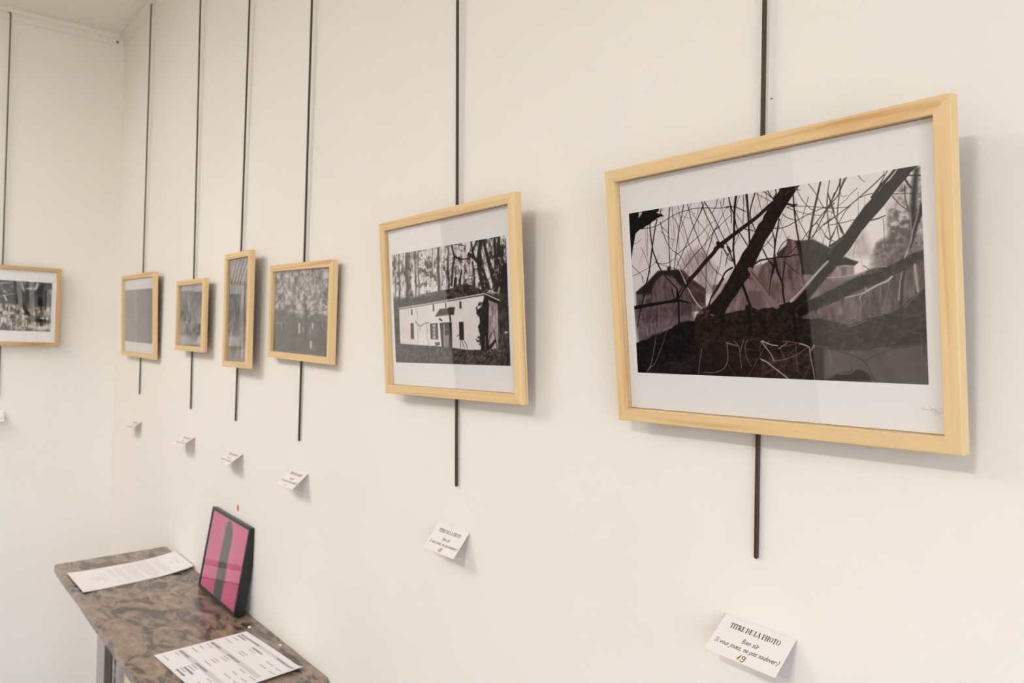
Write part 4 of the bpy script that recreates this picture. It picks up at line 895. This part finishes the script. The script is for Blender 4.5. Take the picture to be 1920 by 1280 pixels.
struct(boxes_mesh('floor', [(XL - T, XR + T, YB - T, T, -0.1, 0.0)], M['floor']))
struct(boxes_mesh('ceiling', [(XL - T, XR + T, YB - T, T, ZC, ZC + 0.15)], M['ceil']))
struct(boxes_mesh('wall_right', [(XL, XR, 0, T, 0, ZC)], M['wall']))
DY0, DY1, DZ = -3.585, -1.66, 2.2                      # doorway in the far wall
struct(boxes_mesh('wall_far', [(XL - T, XL, DY1, T, 0, ZC), (XL - T, XL, YB - T, DY0, 0, ZC), (XL - T, XL, DY0, DY1, DZ, ZC)], M['wall']))
EX0, EX1 = -3.50, -2.66                               # brown door in the wall opposite the pictures
struct(boxes_mesh('wall_left', [(XL, EX0, YB - T, YB, 0, ZC), (EX0, EX1, YB - T, YB, 2.1, ZC), (EX1, XR, YB - T, YB, 0, ZC)], M['wall']))
NY0, NY1, NZ0, NZ1 = -3.1, -1.3, 0.12, 2.4
SY0, SY1 = -0.85, -0.2           # window behind the photographer
struct(boxes_mesh('wall_near', [(XR, XR + T, YB - T, NY0, 0, ZC), (XR, XR + T, NY1, SY0, 0, ZC), (XR, XR + T, SY1, T, 0, ZC)] + [(XR, XR + T, p, q, r_, s_) for p, q in ((NY0, NY1), (SY0, SY1)) for r_, s_ in ((0, NZ0), (NZ1, ZC))], M['wall']))

def door(name, boxes_leaf, boxes_frame, mat, knob):
    r = empty(name); struct(r)
    boxes_mesh('door_leaf', boxes_leaf, mat, r, 0.004)
    boxes_mesh('door_frame', boxes_frame, mat, r, 0.004)
    boxes_mesh('door_handle', knob, M['steel'], r, 0.004)
    return r
door('door_1', [(XL - 0.10, XL - 0.06, DY0 + .04, DY1 - .04, 0.005, DZ - .04)] + [(XL - .06, XL - .045, a, b, c, d) for a, b in ((DY0 + .16, -2.66), (-2.50, DY1 - .16)) for c, d in ((.2, .9), (1.05, 2.0))],
     [(XL - .12, XL + .015, DY0, DY0 + .04, 0, DZ), (XL - .12, XL + .015, DY1 - .04, DY1, 0, DZ), (XL - .12, XL + .015, DY0 + .04, DY1 - .04, DZ - .04, DZ)], M['darkwood'], [(XL - .06, XL - .0, DY1 - .14, DY1 - .11, 1.0, 1.03)])
door('door_2', [(EX0 + .04, EX1 - .04, YB - .1, YB - .06, .005, 2.06)] + [(EX0 + .14, EX1 - .14, YB - .06, YB - .045, c, d) for c, d in ((.2, .9), (1.05, 1.9))],
     [(EX0, EX0 + .04, YB - .12, YB + .015, 0, 2.1), (EX1 - .04, EX1, YB - .12, YB + .015, 0, 2.1), (EX0 + .04, EX1 - .04, YB - .12, YB + .015, 2.06, 2.1)], M['brown'], [(EX1 - .13, EX1 - .10, YB - .06, YB, 1.0, 1.03)])

def window(name, axis, c, a0, a1, z0, z1, mullion=True):
    r = empty(name); struct(r)
    f = .055; m = .5 * (a0 + a1)
    def b(u0, u1, w0, w1, d0, d1):
        return (u0, u1, c + d0, c + d1, w0, w1) if axis == 'x' else (c + d0, c + d1, u0, u1, w0, w1)
    fr = [b(a0, a0 + f, z0, z1, -.03, .03), b(a1 - f, a1, z0, z1, -.03, .03), b(a0 + f, a1 - f, z0, z0 + f, -.03, .03), b(a0 + f, a1 - f, z1 - f, z1, -.03, .03)]
    if mullion: fr.append(b(m - .03, m + .03, z0 + f, z1 - f, -.03, .03))
    boxes_mesh('window_frame', fr, M['white'], r, .004)
    e = .03 if mullion else 0
    panes = [(a0 + f, m - e), (m + e, a1 - f)] if mullion else [(a0 + f, a1 - f)]
    boxes_mesh('window_pane', [b(p, q, z0 + f, z1 - f, -.003, .003) for p, q in panes], M['pane'], r)
window('window_1', 'y', XR + .1, NY0, NY1, NZ0, NZ1)
window('window_2', 'y', XR + .1, SY0, SY1, NZ0, NZ1, False)

# picture rail / small cornice under the ceiling
pr = [(0.0, 2.808), (-0.006, 2.810), (-0.007, 2.829), (-0.012, 2.832), (-0.020, 2.836), (-0.021, 2.846), (-0.018, ZC), (0.0, ZC)]
struct(extrude_profile('trim_1', pr, XL, XR, 'x', M['trim']))
struct(extrude_profile('trim_2', [(XL - p, q) for p, q in pr], YB, 0.0, 'y', M['trim']))
bp = [(0, 0), (-.015, 0), (-.015, .10), (-.01, .115), (0, .12)]
struct(extrude_profile('baseboard_right', bp, XL, -2.62, 'x', M['trim']))
struct(extrude_profile('baseboard_near', bp, -1.69, XR, 'x', M['trim']))
struct(extrude_profile('baseboard_far', [(XL - p, q) for p, q in bp], DY1, 0.0, 'y', M['trim']))

# ceiling strip light, and a fill panel added for the left side
def light_panel(x, y, label, sx=.6, sy=.6, mat='lamp'):
    r = tag(empty('ceiling_light', loc=(x, y, ZC)), label, 'ceiling light', 'ceiling lights')
    a, b = sx / 2, sy / 2
    boxes_mesh('panel_frame', [(-a, a, -b, -b + .02, -.02, 0), (-a, a, b - .02, b, -.02, 0), (-a, -a + .02, -b + .02, b - .02, -.02, 0), (a - .02, a, -b + .02, b - .02, -.02, 0)], M['white'], r)
    boxes_mesh('diffuser', [(-a + .02, a - .02, -b + .02, b - .02, -.014, -.006)], M[mat], r)
    return r
light_panel(-0.05, -2.45, 'white strip light on the ceiling opposite the fallen tree picture', .46, .13)
light_panel(-2.55, -1.9, 'large unseen fill panel on the ceiling, added to brighten the left walls', 1.5, .9, 'fill_lamp')  # made-up soft fill, added to brighten the left part of the walls

# ------------------------------------------------------------------ framed pictures
def frame_profile_ring(w, h, prof):
    """mitred frame: prof = [(inset, depth)], local x across, z up, -y to the front; returns verts, faces, uv per face corner."""
    V = []; n = len(prof)
    for (sx, sz) in ((-1, 0), (1, 0), (1, 1), (-1, 1)):
        for (d, y) in prof:
            V.append((sx * (w / 2 - d), y, (h - d) if sz else d))
    F = []; UV = []
    arc = [0.0]
    for i in range(n): a = prof[i]; b = prof[(i + 1) % n]; arc.append(arc[-1] + math.hypot(a[0] - b[0], a[1] - b[1]))
    for k in range(4):
        k2 = (k + 1) % 4
        for i in range(n):
            j = (i + 1) % n
            F.append((k * n + i, k2 * n + i, k2 * n + j, k * n + j))
            ax = 0 if k in (0, 2) else 2
            u = [V[q][ax] for q in F[-1]]
            UV.append([(u[0] + k * 1.37, arc[i] + k * .21), (u[1] + k * 1.37, arc[i] + k * .21), (u[2] + k * 1.37, arc[i + 1] + k * .21), (u[3] + k * 1.37, arc[i + 1] + k * .21)])
    return V, F, UV

def build_frame(root, w, h, mw, D, mat, art, prt, rounded=.0010, paper=True, glass=.006, lip=.0):
    b = rounded
    prof = [(0, 0), (0, -D + b), (b * .3, -D + b * .3), (b, -D), (mw - b, -D), (mw - b * .3, -D + b * .3), (mw, -D + b), (mw, -D + glass + .006), (mw - .004, -D + glass + .006), (mw - .004, 0)]
    V, F, UV = frame_profile_ring(w, h, prof)
    o = mesh_obj('frame', V, F, mat, root)
    uvl = o.data.uv_layers.new(name='grain')
    i = 0
    for uv in UV:
        for c in uv: uvl.data[i].uv = c; i += 1
    iw, ih = w - 2 * mw, h - 2 * mw
    g = -D + glass
    e = .0005
    boxes_mesh('glass_pane', [(-iw / 2 + e, iw / 2 - e, g, g + .0018, mw + e, h - mw - e)], M['glass'], root)
    if paper:
        boxes_mesh('mount_paper', [(-iw / 2 + e, iw / 2 - e, g + .0030, g + .0034, mw + e, h - mw - e)], M['paper'], root)
    x0, x1, z0, z1 = prt
    ink_grid('photograph', art, lambda u, v: (x0 + (x1 - x0) * u - w / 2, np.full_like(u, g + .0026), z1 + (z0 - z1) * v), M['ink'], root)
    boxes_mesh('backing_board', [(-w / 2 + mw - .003, w / 2 - mw + .003, -.004, -.0015, mw - .003, h - mw + .003)], M['back'], root)
    return root

def wall_matrix(x, z, off, D, tilt, roll, yaw):
    t, r, yw = R(tilt), R(roll), R(yaw)
    U = Vector((math.cos(r) * math.cos(yw), math.cos(r) * math.sin(yw), math.sin(r))).normalized()
    V = Vector((-math.sin(r), -math.sin(t), math.cos(t) * math.cos(r)))
    V = (V - U * U.dot(V)).normalized()
    N = V.cross(U)                                   # into the wall
    B = Vector((x, -off, z + EYE)) + N * D
    return Matrix(((U.x, N.x, V.x, B.x), (U.y, N.y, V.y, B.y), (U.z, N.z, V.z, B.z), (0, 0, 0, 1)))

PINE = M['pine']
FR = [
  ('pine framed photograph of a fallen tree and bare twigs, largest on the wall', (-.5075, -.0782, .4122, .3119, 6.44, -.13, -.25, .033), .0155, PINE[0], art_fallen_tree, (.0295, .3815, .0602, .2565), True),
  ('pine framed photograph of a long white farmhouse among bare trees', (-1.1043, -.0720, .3951, .3101, 4.05, .20, -.19, .033), .0155, PINE[1], art_white_house, (.0277, .3625, .0562, .2505), True),
  ('pine framed grey photograph of a tangled tree over a dark pond, no white margins', (-1.7182, -.0206, .3341, .2201, .62, -1.97, .03, .024), .0155, PINE[2], art_tree_pond, (.0157, .3184, .0157, .2044), False),
  ('tall narrow pine framed photograph of upright stems', (-2.0638, -.0443, .1817, .2963, .23, -.70, -.02, .040), .0155, PINE[3], art_tall_forest, (.0157, .1660, .0157, .2806), False),
  ('small pine framed photograph of a pale thicket, just left of the tall narrow frame', (-2.4679, -.0061, .2611, .2126, .36, -1.23, -.02, .034), .0155, PINE[1], art_thicket, (.0157, .2454, .0157, .1969), False),
  ('pine framed pale grey print with white bands above and below, nearest the corner', (-3.0819, -.0324, .4397, .2960, 1.67, -1.60, .04, .026), .0155, PINE[2], art_misty_field, (.024, .4157, .0520, .2417), True),
]
DEP = .0135
for lab, (x, z, w, h, ti, ro, ya, off), mw, mat, art, prt, pap in FR:
    r = tag(empty('picture_frame', wall_matrix(x, z, off, DEP, ti, ro, ya)), lab, 'framed picture', 'framed photographs hanging on rods')
    build_frame(r, w, h, mw, DEP, mat, art(), prt, paper=pap)
    if art is art_fallen_tree:      # faint pencil mark on the margin
        sg = Board(60, 40, [(0, 0), (30, 0), (30, 20), (0, 20)], bg=(250, 245, 242))
        for p in ([(3, 6), (9, 8), (16, 7), (24, 10)], [(12, 4), (15, 9), (19, 12), (17, 6), (21, 11), (25, 9)], [(20, 10), (24, 15), (27, 14)], [(22, 6), (27, 7)]): sg.curve(p, .7, (212, 205, 204), .8)
        ink_grid('pencil_mark', sg.out(), lambda u, v: (.371 + .026 * u - w / 2, np.full_like(u, -DEP + .006 + .0027), .0445 - .0185 * v), M['ink_paper'], r)

# the one on the far wall
gx, gz, gw, gh = XL + .033, -.002, .385, .296
t = R(2.3); yw = R(0.8)
U = Vector((math.sin(yw), math.cos(yw), 0)); V = Vector((math.sin(t), 0, math.cos(t))); V = (V - U * U.dot(V)).normalized(); N = V.cross(U)
B0 = Vector((gx, -.397, gz + EYE)) + N * DEP
mg = Matrix(((U.x, N.x, V.x, B0.x), (U.y, N.y, V.y, B0.y), (U.z, N.z, V.z, B0.z), (0, 0, 0, 1)))
r = tag(empty('picture_frame', mg), 'framed photograph of a reed bank, alone on the far wall at the left edge', 'framed picture', 'framed photographs hanging on rods')
build_frame(r, gw, gh, .0145, DEP, M['oak'], art_reed_bank(), (.032, .355, .056, .2405))

# ------------------------------------------------------------------ hanging rods
def rod(path, label, side=(1, 0, 0), w=.0042):
    """square bronze bar along path (bottom first) with a rounded tip."""
    P = [Vector(p) for p in path]
    S = Vector(side).normalized()
    tip = (P[0] - P[1]).normalized()
    rings = []
    for k, (d, s) in enumerate(((.0, .45), (.0006, .75), (.0018, 1.0))):
        rings.append((P[0] - tip * d, s))
    for p in P[1:]: rings.append((p, 1.0))
    V = []; F = []
    c = .25
    shp = [(-1, -1 + c), (-1 + c, -1), (1 - c, -1), (1, -1 + c), (1, 1 - c), (1 - c, 1), (-1 + c, 1), (-1, 1 - c)]
    for i, (p, s) in enumerate(rings):
        a = rings[max(i - 1, 0)][0]; b = rings[min(i + 1, len(rings) - 1)][0]
        d = (b - a).normalized(); q = d.cross(S).normalized()
        for (m, n) in shp: V.append(p + S * (m * s * w / 2) + q * (n * s * w / 2))
    n = 8
    for i in range(len(rings) - 1):
        for j in range(n): F.append((i * n + j, i * n + (j + 1) % n, (i + 1) * n + (j + 1) % n, (i + 1) * n + j))
    F.append(tuple(reversed(range(n)))); F.append(tuple(range((len(rings) - 1) * n, len(rings) * n)))
    import bmesh
    o = mesh_obj('hanging_rod', V, F, M['rod'])
    bm = bmesh.new(); bm.from_mesh(o.data); bmesh.ops.recalc_face_normals(bm, faces=bm.faces); bm.to_mesh(o.data); bm.free()
    return tag(o, label, 'hanging rod', 'bronze rods hanging from the picture rail')

RODS = [
    ('dark bronze rod behind the fallen tree picture, the thickest looking one', (-0.5211, 1.2245), (-0.5276, -0.2183)),
    ('dark bronze rod behind the white farmhouse picture', (-1.1436, 1.2245), (-1.1081, -0.2197)),
    ('dark bronze rod behind the grey tangled tree picture without margins', (-1.6999, 1.2245), (-1.7354, -0.2042)),
    ('dark bronze rod behind the tall narrow picture', (-2.0873, 1.2245), (-2.1403, -0.1890)),
    ('dark bronze rod behind the small pale thicket picture', (-2.5060, 1.2245), (-2.5212, -0.1824)),
    ('dark bronze rod hooked on the rail beside the corner, behind the pale grey print', (-3.0637, 1.2245), (-3.1101, -0.1668)),
    ]
for lab, (xt, zt), (xb, zb) in RODS:
    e0 = .02 / (zt - zb)
    p = [(xb, -.0042, zb + EYE), (xb + (xt - xb) * e0, -.0044, zb + .02 + EYE), (xt, -.0150, zt + EYE), (xt + .0008, -.0150, zt + .005 + EYE), (xt + .003, -.0143, zt + .0085 + EYE), (xt + .009, -.0125, zt + .0095 + EYE)]
    rod(p, lab)
rod([(XL + .0042, -.3925, EYE - .19), (XL + .0044, -.3925, EYE - .17), (XL + .0150, -.394, EYE + 1.222), (XL + .0150, -.3943, EYE + 1.228), (XL + .0143, -.396, EYE + 1.2315), (XL + .0125, -.400, EYE + 1.2325)], 'dark bronze rod above the picture on the far wall, at the left edge', side=(0, 1, 0))

# ------------------------------------------------------------------ folded title cards
def flap(name, w, l, th, mat, parent, M4):
    o = boxes_mesh(name, [(-w / 2, w / 2, -th, 0, -l, 0)], mat, parent); o.matrix_local = M4; return o
def card(mat4, openang, label, note, sharp, w=.090, l=.049, yaw=0.0):
    r = tag(empty('title_card', mat4), label, 'title card', 'folded white title cards under the pictures')
    flap('back_flap', w, .046, .0004, M['card'], r, Matrix.Translation((0, -.0006, 0)))
    A = Matrix.Translation((0, -.0012, 0)) @ Matrix.Rotation(R(-openang), 4, 'X')
    f = flap('front_flap', w, l, .0004, M['card'], r, A)
    ink_grid('printed_text', art_card(note, sharp), lambda u, v: ((u - .5) * w * .998, np.full_like(u, -.00055), -v * l * .998 - .0001), M['ink_paper'], f)
    return r
CARDS = [(-.5232, -.2923, 49, -2.7, '19', True, 'folded white title card numbered 19 under the fallen tree picture, largest and lowest card'),
         (-1.1170, -.2900, 38.5, -1.0, '18', True, 'folded white title card with a pencilled 18 under the white farmhouse picture'),
         (-1.7332, -.2720, 49, -.4, '', False, 'small folded white card under the grey tangled tree picture without margins'),
         (-2.1316, -.2716, 57, -.4, '', False, 'small folded white card under the tall narrow picture'),
         (-2.5273, -.2655, 60, .8, '', False, 'tiny folded white card under the small pale thicket picture'),
         (-3.1262, -.2646, 56, .8, '', False, 'tiny folded white card under the pale grey print by the corner')]
for x, z, a, ro, note, sh, lab in CARDS:
    m = Matrix.Translation((x, 0, z + EYE)) @ Matrix.Rotation(R(-ro), 4, 'Y')
    card(m, a, lab, note if note else 'x', sh)
card(Matrix.Translation((XL, -.418, -.242 + EYE)) @ Matrix.Rotation(R(90), 4, 'Z') @ Matrix.Rotation(R(1.5), 4, 'Y'), 40, 'white card on the far wall, cut off by the left edge of the photo', 'x', False)

# red dot sticker
V = [(0, -.0004, 0)] + [(.0062 * math.cos(a), -.0004, .0088 * math.sin(a)) for a in np.linspace(0, 2 * math.pi, 24, endpoint=False)]
V2 = [(p[0], 0, p[2]) for p in V[1:]]
o = mesh_obj('sticker', V + V2, [(0, i + 1, (i + 1) % 24 + 1) for i in range(24)] + [(i + 1, i + 25, (i + 1) % 24 + 25, (i + 1) % 24 + 1) for i in range(24)], M['red'])
o.location = (-2.115, -.0001, EYE - .4166); tag(o, 'tiny orange red dot sticker on the wall above the pink picture', 'sticker')
# screw in the rail by the corner
V = []; F = []
for k, (rr, xx) in enumerate(((.0042, 0), (.0042, .002), (.0025, .0032))):
    V += [(xx, rr * math.cos(a), rr * math.sin(a)) for a in np.linspace(0, 2 * math.pi, 12, endpoint=False)]
for k in range(2): F += [(k * 12 + i, k * 12 + (i + 1) % 12, k * 12 + 12 + (i + 1) % 12, k * 12 + 12 + i) for i in range(12)]
F.append(tuple(range(24, 36)))
o = mesh_obj('screw', V, F, M['rod']); o.location = (XL + .0065, -.027, EYE + 1.2205); tag(o, 'small dark screw head in the rail near the corner', 'screw')

V = []; F = []
for k, (rr, yy) in enumerate(((.0007, 0), (.0009, -.0008), (.0005, -.0014))):
    V += [(rr * 1.5 * math.cos(a), yy, rr * math.sin(a)) for a in np.linspace(0, 2 * math.pi, 10, endpoint=False)]
for k in range(2): F += [(k * 10 + i, k * 10 + (i + 1) % 10, k * 10 + 10 + (i + 1) % 10, k * 10 + 10 + i) for i in range(10)]
F.append(tuple(range(20, 30)))
o = mesh_obj('nail', V, F, M['steel']); o.location = (-.5198, 0, EYE + .2927); tag(o, 'tiny grey nail head in the wall above the fallen tree picture', 'nail')

# ------------------------------------------------------------------ fireplace
SL = math.tan(R(-2.054))
fx0, fx1 = -2.755, -1.545
fp = tag(empty('fireplace', loc=(-2.15, 0, 0)), 'brown veined marble fireplace with a mantel shelf against the wall', 'fireplace')
def FX(x): return x + 2.15
def ztop(x): return EYE - .64227 + SL * (x + 2.753)
# shelf slab: plan outline with slightly wavy front, rounded front corners
out = []
for (x, y) in [(fx0 + .002, -.001), (fx0 + .025, -.16), (fx0 + .047, -.316), (fx0 + .049, -.324), (fx0 + .058, -.3280)]: out.append((x, y))
for x in np.linspace(fx0 + .09, fx1 - .09, 26):
    t_ = (x - fx0) / (fx1 - fx0)
    out.append((x, -.3285 - .0020 * math.sin(t_ * math.pi * 3.2) ** 2))
for (x, y) in [(fx1 - .05, -.328), (fx1 - .036, -.322), (fx1 - .028, -.31), (fx1 - .01, -.15), (fx1 - .002, -.02), (fx1 - .012, -.006), (fx1 - .022, -.001)]: out.append((x, y))
rings = []
cx, cy = -2.15, -.16
for (ins, dz) in ((.004, 0), (.001, -.0015), (0, -.004), (0, -.018), (.002, -.022), (.012, -.026), (.016, -.034)):
    rings.append([(x + (ins if x < cx else -ins), min(y + ins, -.001) if y < -.02 else y, ztop(x) + dz) for x, y in out])
V = [(FX(p[0]), p[1], p[2]) for rg in rings for p in rg]; n = len(out)
F = [tuple(range(n))] + [(i * n + j, (i + 1) * n + j, (i + 1) * n + (j + 1) % n, i * n + (j + 1) % n) for i in range(len(rings) - 1) for j in range(n)] + [tuple(reversed(range((len(rings) - 1) * n, len(rings) * n)))]
import bmesh
sh = mesh_obj('mantel_shelf', V, F, M['marble'], fp)
bm = bmesh.new(); bm.from_mesh(sh.data); bmesh.ops.recalc_face_normals(bm, faces=bm.faces); bm.to_mesh(sh.data); bm.free()
zt = EYE - .64 - .085
def jamb(xa, xb, s):
    """pilaster with an inner dark jamb and a strip beside the hearth board; s=+1: inner side towards +x."""
    def seg(a, b): a, b = xa + s * a, xa + s * b; return (FX(min(a, b)), FX(max(a, b)))
    a = seg(0, .095); boxes_mesh('pilaster', [(*a, -.225, -.002, .10, zt - .055)], M['greymarble'], fp, .003)
    boxes_mesh('plinth', [(*seg(-.012, .107), -.240, -.002, 0.001, .10)], M['darkmarble'], fp, .003)
    boxes_mesh('capital', [(*seg(-.006, .101), -.232, -.002, zt - .055, zt - .038), (*seg(-.014, .109), -.242, -.002, zt - .038, zt - .020)], M['marble'], fp, .003)
    boxes_mesh('inner_jamb', [(*seg(.0955, .178), -.2247, -.002, .001, zt - .021)], M['darkmarble'], fp, .002)
    boxes_mesh('strip', [(*seg(.1785, .212), -.2235, -.002, .001, zt - .021)], M['marble'], fp, .004)
    boxes_mesh('fillet', [(*seg(.2125, .232), -.2215, -.002, .001, zt - .021)], M['greymarble'], fp, .004)
jamb(-2.612, 0, 1); jamb(-1.70, 0, -1)
boxes_mesh('frieze', [(FX(-2.60), FX(-1.712), -.222, -.002, zt - .0195, ztop(-1.71) - .036)], M['marble'], fp, .003)
boxes_mesh('hearth_board', [(FX(-2.379), FX(-1.933), -.205, -.19, .001, zt - .022)], M['cream'], fp, .002)
# rounded scroll under the front edge
V = []; F = []
for i, u in enumerate(np.linspace(0, 1, 15)):
    x = -2.47 + .20 * u; b = math.sin(math.pi * u) ** .6 if 0 < u < 1 else 0
    for j, a in enumerate(np.linspace(-100, 100, 9)):
        V.append((FX(x), -.262 - (.026 + .030 * b) * math.cos(R(a)), ztop(x) - .036 - (.006 + .008 * b) * math.sin(R(a))))
for i in range(14):
    for j in range(8): F.append((i * 9 + j, i * 9 + j + 1, (i + 1) * 9 + j + 1, (i + 1) * 9 + j))
mesh_obj('scroll', V, F, M['darkmarble'], fp, True)

# ------------------------------------------------------------------ papers on the shelf
def shelf_pt(x, y, dz): return (x, y, ztop(x) + dz)
def sheet(name, corners, art, label, lift, group, thick=.0004, mat=None):
    """corners: top-left, top-right, bottom-right, bottom-left of the printed side on the shelf (x, y)."""
    c = np.array(corners, float); ctr = c.mean(0)
    r = tag(empty(name, loc=(ctr[0], ctr[1], ztop(ctr[0]))), label, 'paper', group)
    def Pz(u, v, d):
        xy = (c[0] * (1 - u)[..., None] + c[1] * u[..., None]) * (1 - v)[..., None] + (c[3] * (1 - u)[..., None] + c[2] * u[..., None]) * v[..., None]
        x = xy[..., 0]; y = xy[..., 1]
        z = (EYE - .64227 + SL * (x + 2.753)) + .0006 + lift(u, v) + d
        return x - ctr[0], y - ctr[1], z - ztop(ctr[0])
    ink_grid('printed_side', art, lambda u, v: Pz(u, v, thick + .0006), M['ink_paper'], r)
    nu, nv_ = 30, 30
    V = []; F = []
    for d in (thick, 0):
        for j in range(nv_ + 1):
            for i in range(nu + 1):
                p = Pz(np.array(i / nu), np.array(j / nv_), d); V.append(tuple(float(q) for q in p))
    k = (nu + 1) * (nv_ + 1)
    for j in range(nv_):
        for i in range(nu):
            a = j * (nu + 1) + i; F.append((a, a + nu + 1, a + nu + 2, a + 1)); F.append((k + a, k + a + 1, k + a + nu + 2, k + a + nu + 1))
    edge = [i for i in range(nu + 1)] + [j * (nu + 1) + nu for j in range(1, nv_ + 1)] + [nv_ * (nu + 1) + i for i in range(nu - 1, -1, -1)] + [j * (nu + 1) for j in range(nv_ - 1, 0, -1)]
    for a, b in zip(edge, edge[1:] + edge[:1]): F.append((a, b, k + b, k + a))
    mesh_obj('sheet', V, F, M['paper'], r, False)
    return r
# far sheet: head at the wall, long side along the shelf depth
sheet('paper_sheet', [(-2.633, -.006), (-2.452, -.004), (-2.384, -.310), (-2.578, -.315)], art_letter(), 'white typed letter sheet lying at the far end of the mantel shelf',
      lambda u, v: .011 * np.clip(1 - v / .42, 0, 1) ** 2 + .004 * np.clip((v - .75) / .25, 0, 1) ** 2 * (1 - .3 * u), 'papers on the mantel shelf', thick=.0012)
sheet('paper_sheet', [(-1.902, -.050), (-1.630, -.028), (-1.600, -.245), (-1.871, -.267)], art_listing(), 'white printed table sheet lying at the near end of the mantel shelf',
      lambda u, v: .006 * np.clip((u - .86) / .14, 0, 1) ** 2 * (1 - v) + .0015 * np.sin(np.pi * u) ** 2 * np.cos(v * 5) ** 2, 'papers on the mantel shelf')

# ------------------------------------------------------------------ pink picture leaning on the wall
e = Vector((math.cos(R(-2.054)), 0, math.sin(R(-2.054)))); nrm = Vector((-e.z, 0, e.x))
side = nrm.cross(e)
le = R(8.44)
Vv = nrm * math.cos(le) + side * math.sin(le); Nn = Vv.cross(e)
PW, PH, PD = .2812, .2206, .026
base = Vector((-2.753, 0, EYE - .64227)) + e * .6091 + Vector((0, -.0445, 0)) + nrm * .0006
B0 = base + Nn * PD
B0 += nrm * (PD * math.sin(le))
mp_ = Matrix(((e.x, Nn.x, Vv.x, B0.x), (e.y, Nn.y, Vv.y, B0.y), (e.z, Nn.z, Vv.z, B0.z), (0, 0, 0, 1)))
r = tag(empty('picture_frame', mp_), 'black framed pink picture leaning on the wall, standing on the mantel shelf', 'framed picture')
build_frame(r, PW, PH, .0075, PD, M['black'], art_pink(), (.0076, PW - .0076, .0076, PH - .0076), rounded=.0008, paper=False, glass=.0015)

# plaster crumbs on the shelf
for (x, y, s_, lab) in ((-1.922, -.035, .0042, 'white plaster crumb on the mantel shelf above the table sheet'), (-1.78, -.017, .003, 'small pale crumb on the mantel shelf close to the wall, beside the table sheet')):
    V = []; F = []
    for k, (zz, q) in enumerate(((0, .8), (.5, 1.0), (1.0, .5))):
        V += [(s_ * q * math.cos(a) * (1 + .25 * math.sin(3 * a + k)), s_ * q * math.sin(a), s_ * zz) for a in np.linspace(0, 2 * math.pi, 7, endpoint=False)]
    for k in range(2): F += [(k * 7 + i, k * 7 + (i + 1) % 7, k * 7 + 7 + (i + 1) % 7, k * 7 + 7 + i) for i in range(7)]
    F += [tuple(range(14, 21)), tuple(reversed(range(7)))]
    o = mesh_obj('plaster_crumb', V, F, M['paper']); o.location = (x, y, ztop(x) + .0002); tag(o, lab, 'crumb')

# ------------------------------------------------------------------ daylight, camera, view
w = bpy.data.worlds.new('sky'); SC.world = w; w.use_nodes = True
nt = w.node_tree
bg = nt.nodes['Background']
tc = nt.nodes.new('ShaderNodeTexCoord'); sp = nt.nodes.new('ShaderNodeSeparateXYZ'); rp = nt.nodes.new('ShaderNodeValToRGB')
nt.links.new(tc.outputs['Generated'], sp.inputs[0]); nt.links.new(sp.outputs['Z'], rp.inputs['Fac'])
el = rp.color_ramp.elements
el[0].position = 0.0; el[0].color = (.42, .43, .42, 1); el[1].position = 0.5; el[1].color = (.25, .50, 1.0, 1)
k = el.new(.03); k.color = (.62, .78, 1.0, 1)
nt.links.new(rp.outputs['Color'], bg.inputs['Color'])
bg.inputs['Strength'].default_value = 40.0
def portal(name, loc, rot, sx, sy):
    l = bpy.data.lights.new(name, 'AREA'); l.shape = 'RECTANGLE'; l.size = sx; l.size_y = sy
    l.cycles.is_portal = True
    o = bpy.data.objects.new(name, l); COL.objects.link(o); o.location = loc; o.rotation_euler = rot
for p, q in ((NY0, NY1), (SY0, SY1)):
    portal('daylight_portal', (XR + .21, .5 * (p + q), .5 * (NZ0 + NZ1)), (R(90), 0, R(90)), q - p, NZ1 - NZ0)

cam = bpy.data.cameras.new('camera'); co = bpy.data.objects.new('camera', cam); COL.objects.link(co)
yw, pt, rl = R(-51.29088571), R(1.03214607), R(1.22857473)
f = Vector((math.sin(yw) * math.cos(pt), math.cos(yw) * math.cos(pt), math.sin(pt)))
s_ = f.cross(Vector((0, 0, 1))).normalized(); u_ = s_.cross(f)
s2 = s_ * math.cos(rl) + u_ * math.sin(rl); u2 = u_ * math.cos(rl) - s_ * math.sin(rl)
co.matrix_world = Matrix(((s2.x, u2.x, -f.x, 0), (s2.y, u2.y, -f.y, -.78), (s2.z, u2.z, -f.z, EYE), (0, 0, 0, 1)))
cam.sensor_width = 36.0; cam.lens = 1511.816 / 1920 * 36.0
cam.clip_start = .02
cam.dof.use_dof = True; cam.dof.focus_distance = .95; cam.dof.aperture_fstop = 10.0
SC.camera = co
vs = SC.view_settings
vs.view_transform = 'Standard'; vs.look = 'None'; vs.exposure = -1.86; vs.gamma = 1.0; vs.use_curve_mapping = False
SC.cycles.max_bounces = 12; SC.cycles.diffuse_bounces = 6; SC.cycles.transparent_max_bounces = 16
SC.cycles.caustics_reflective = False
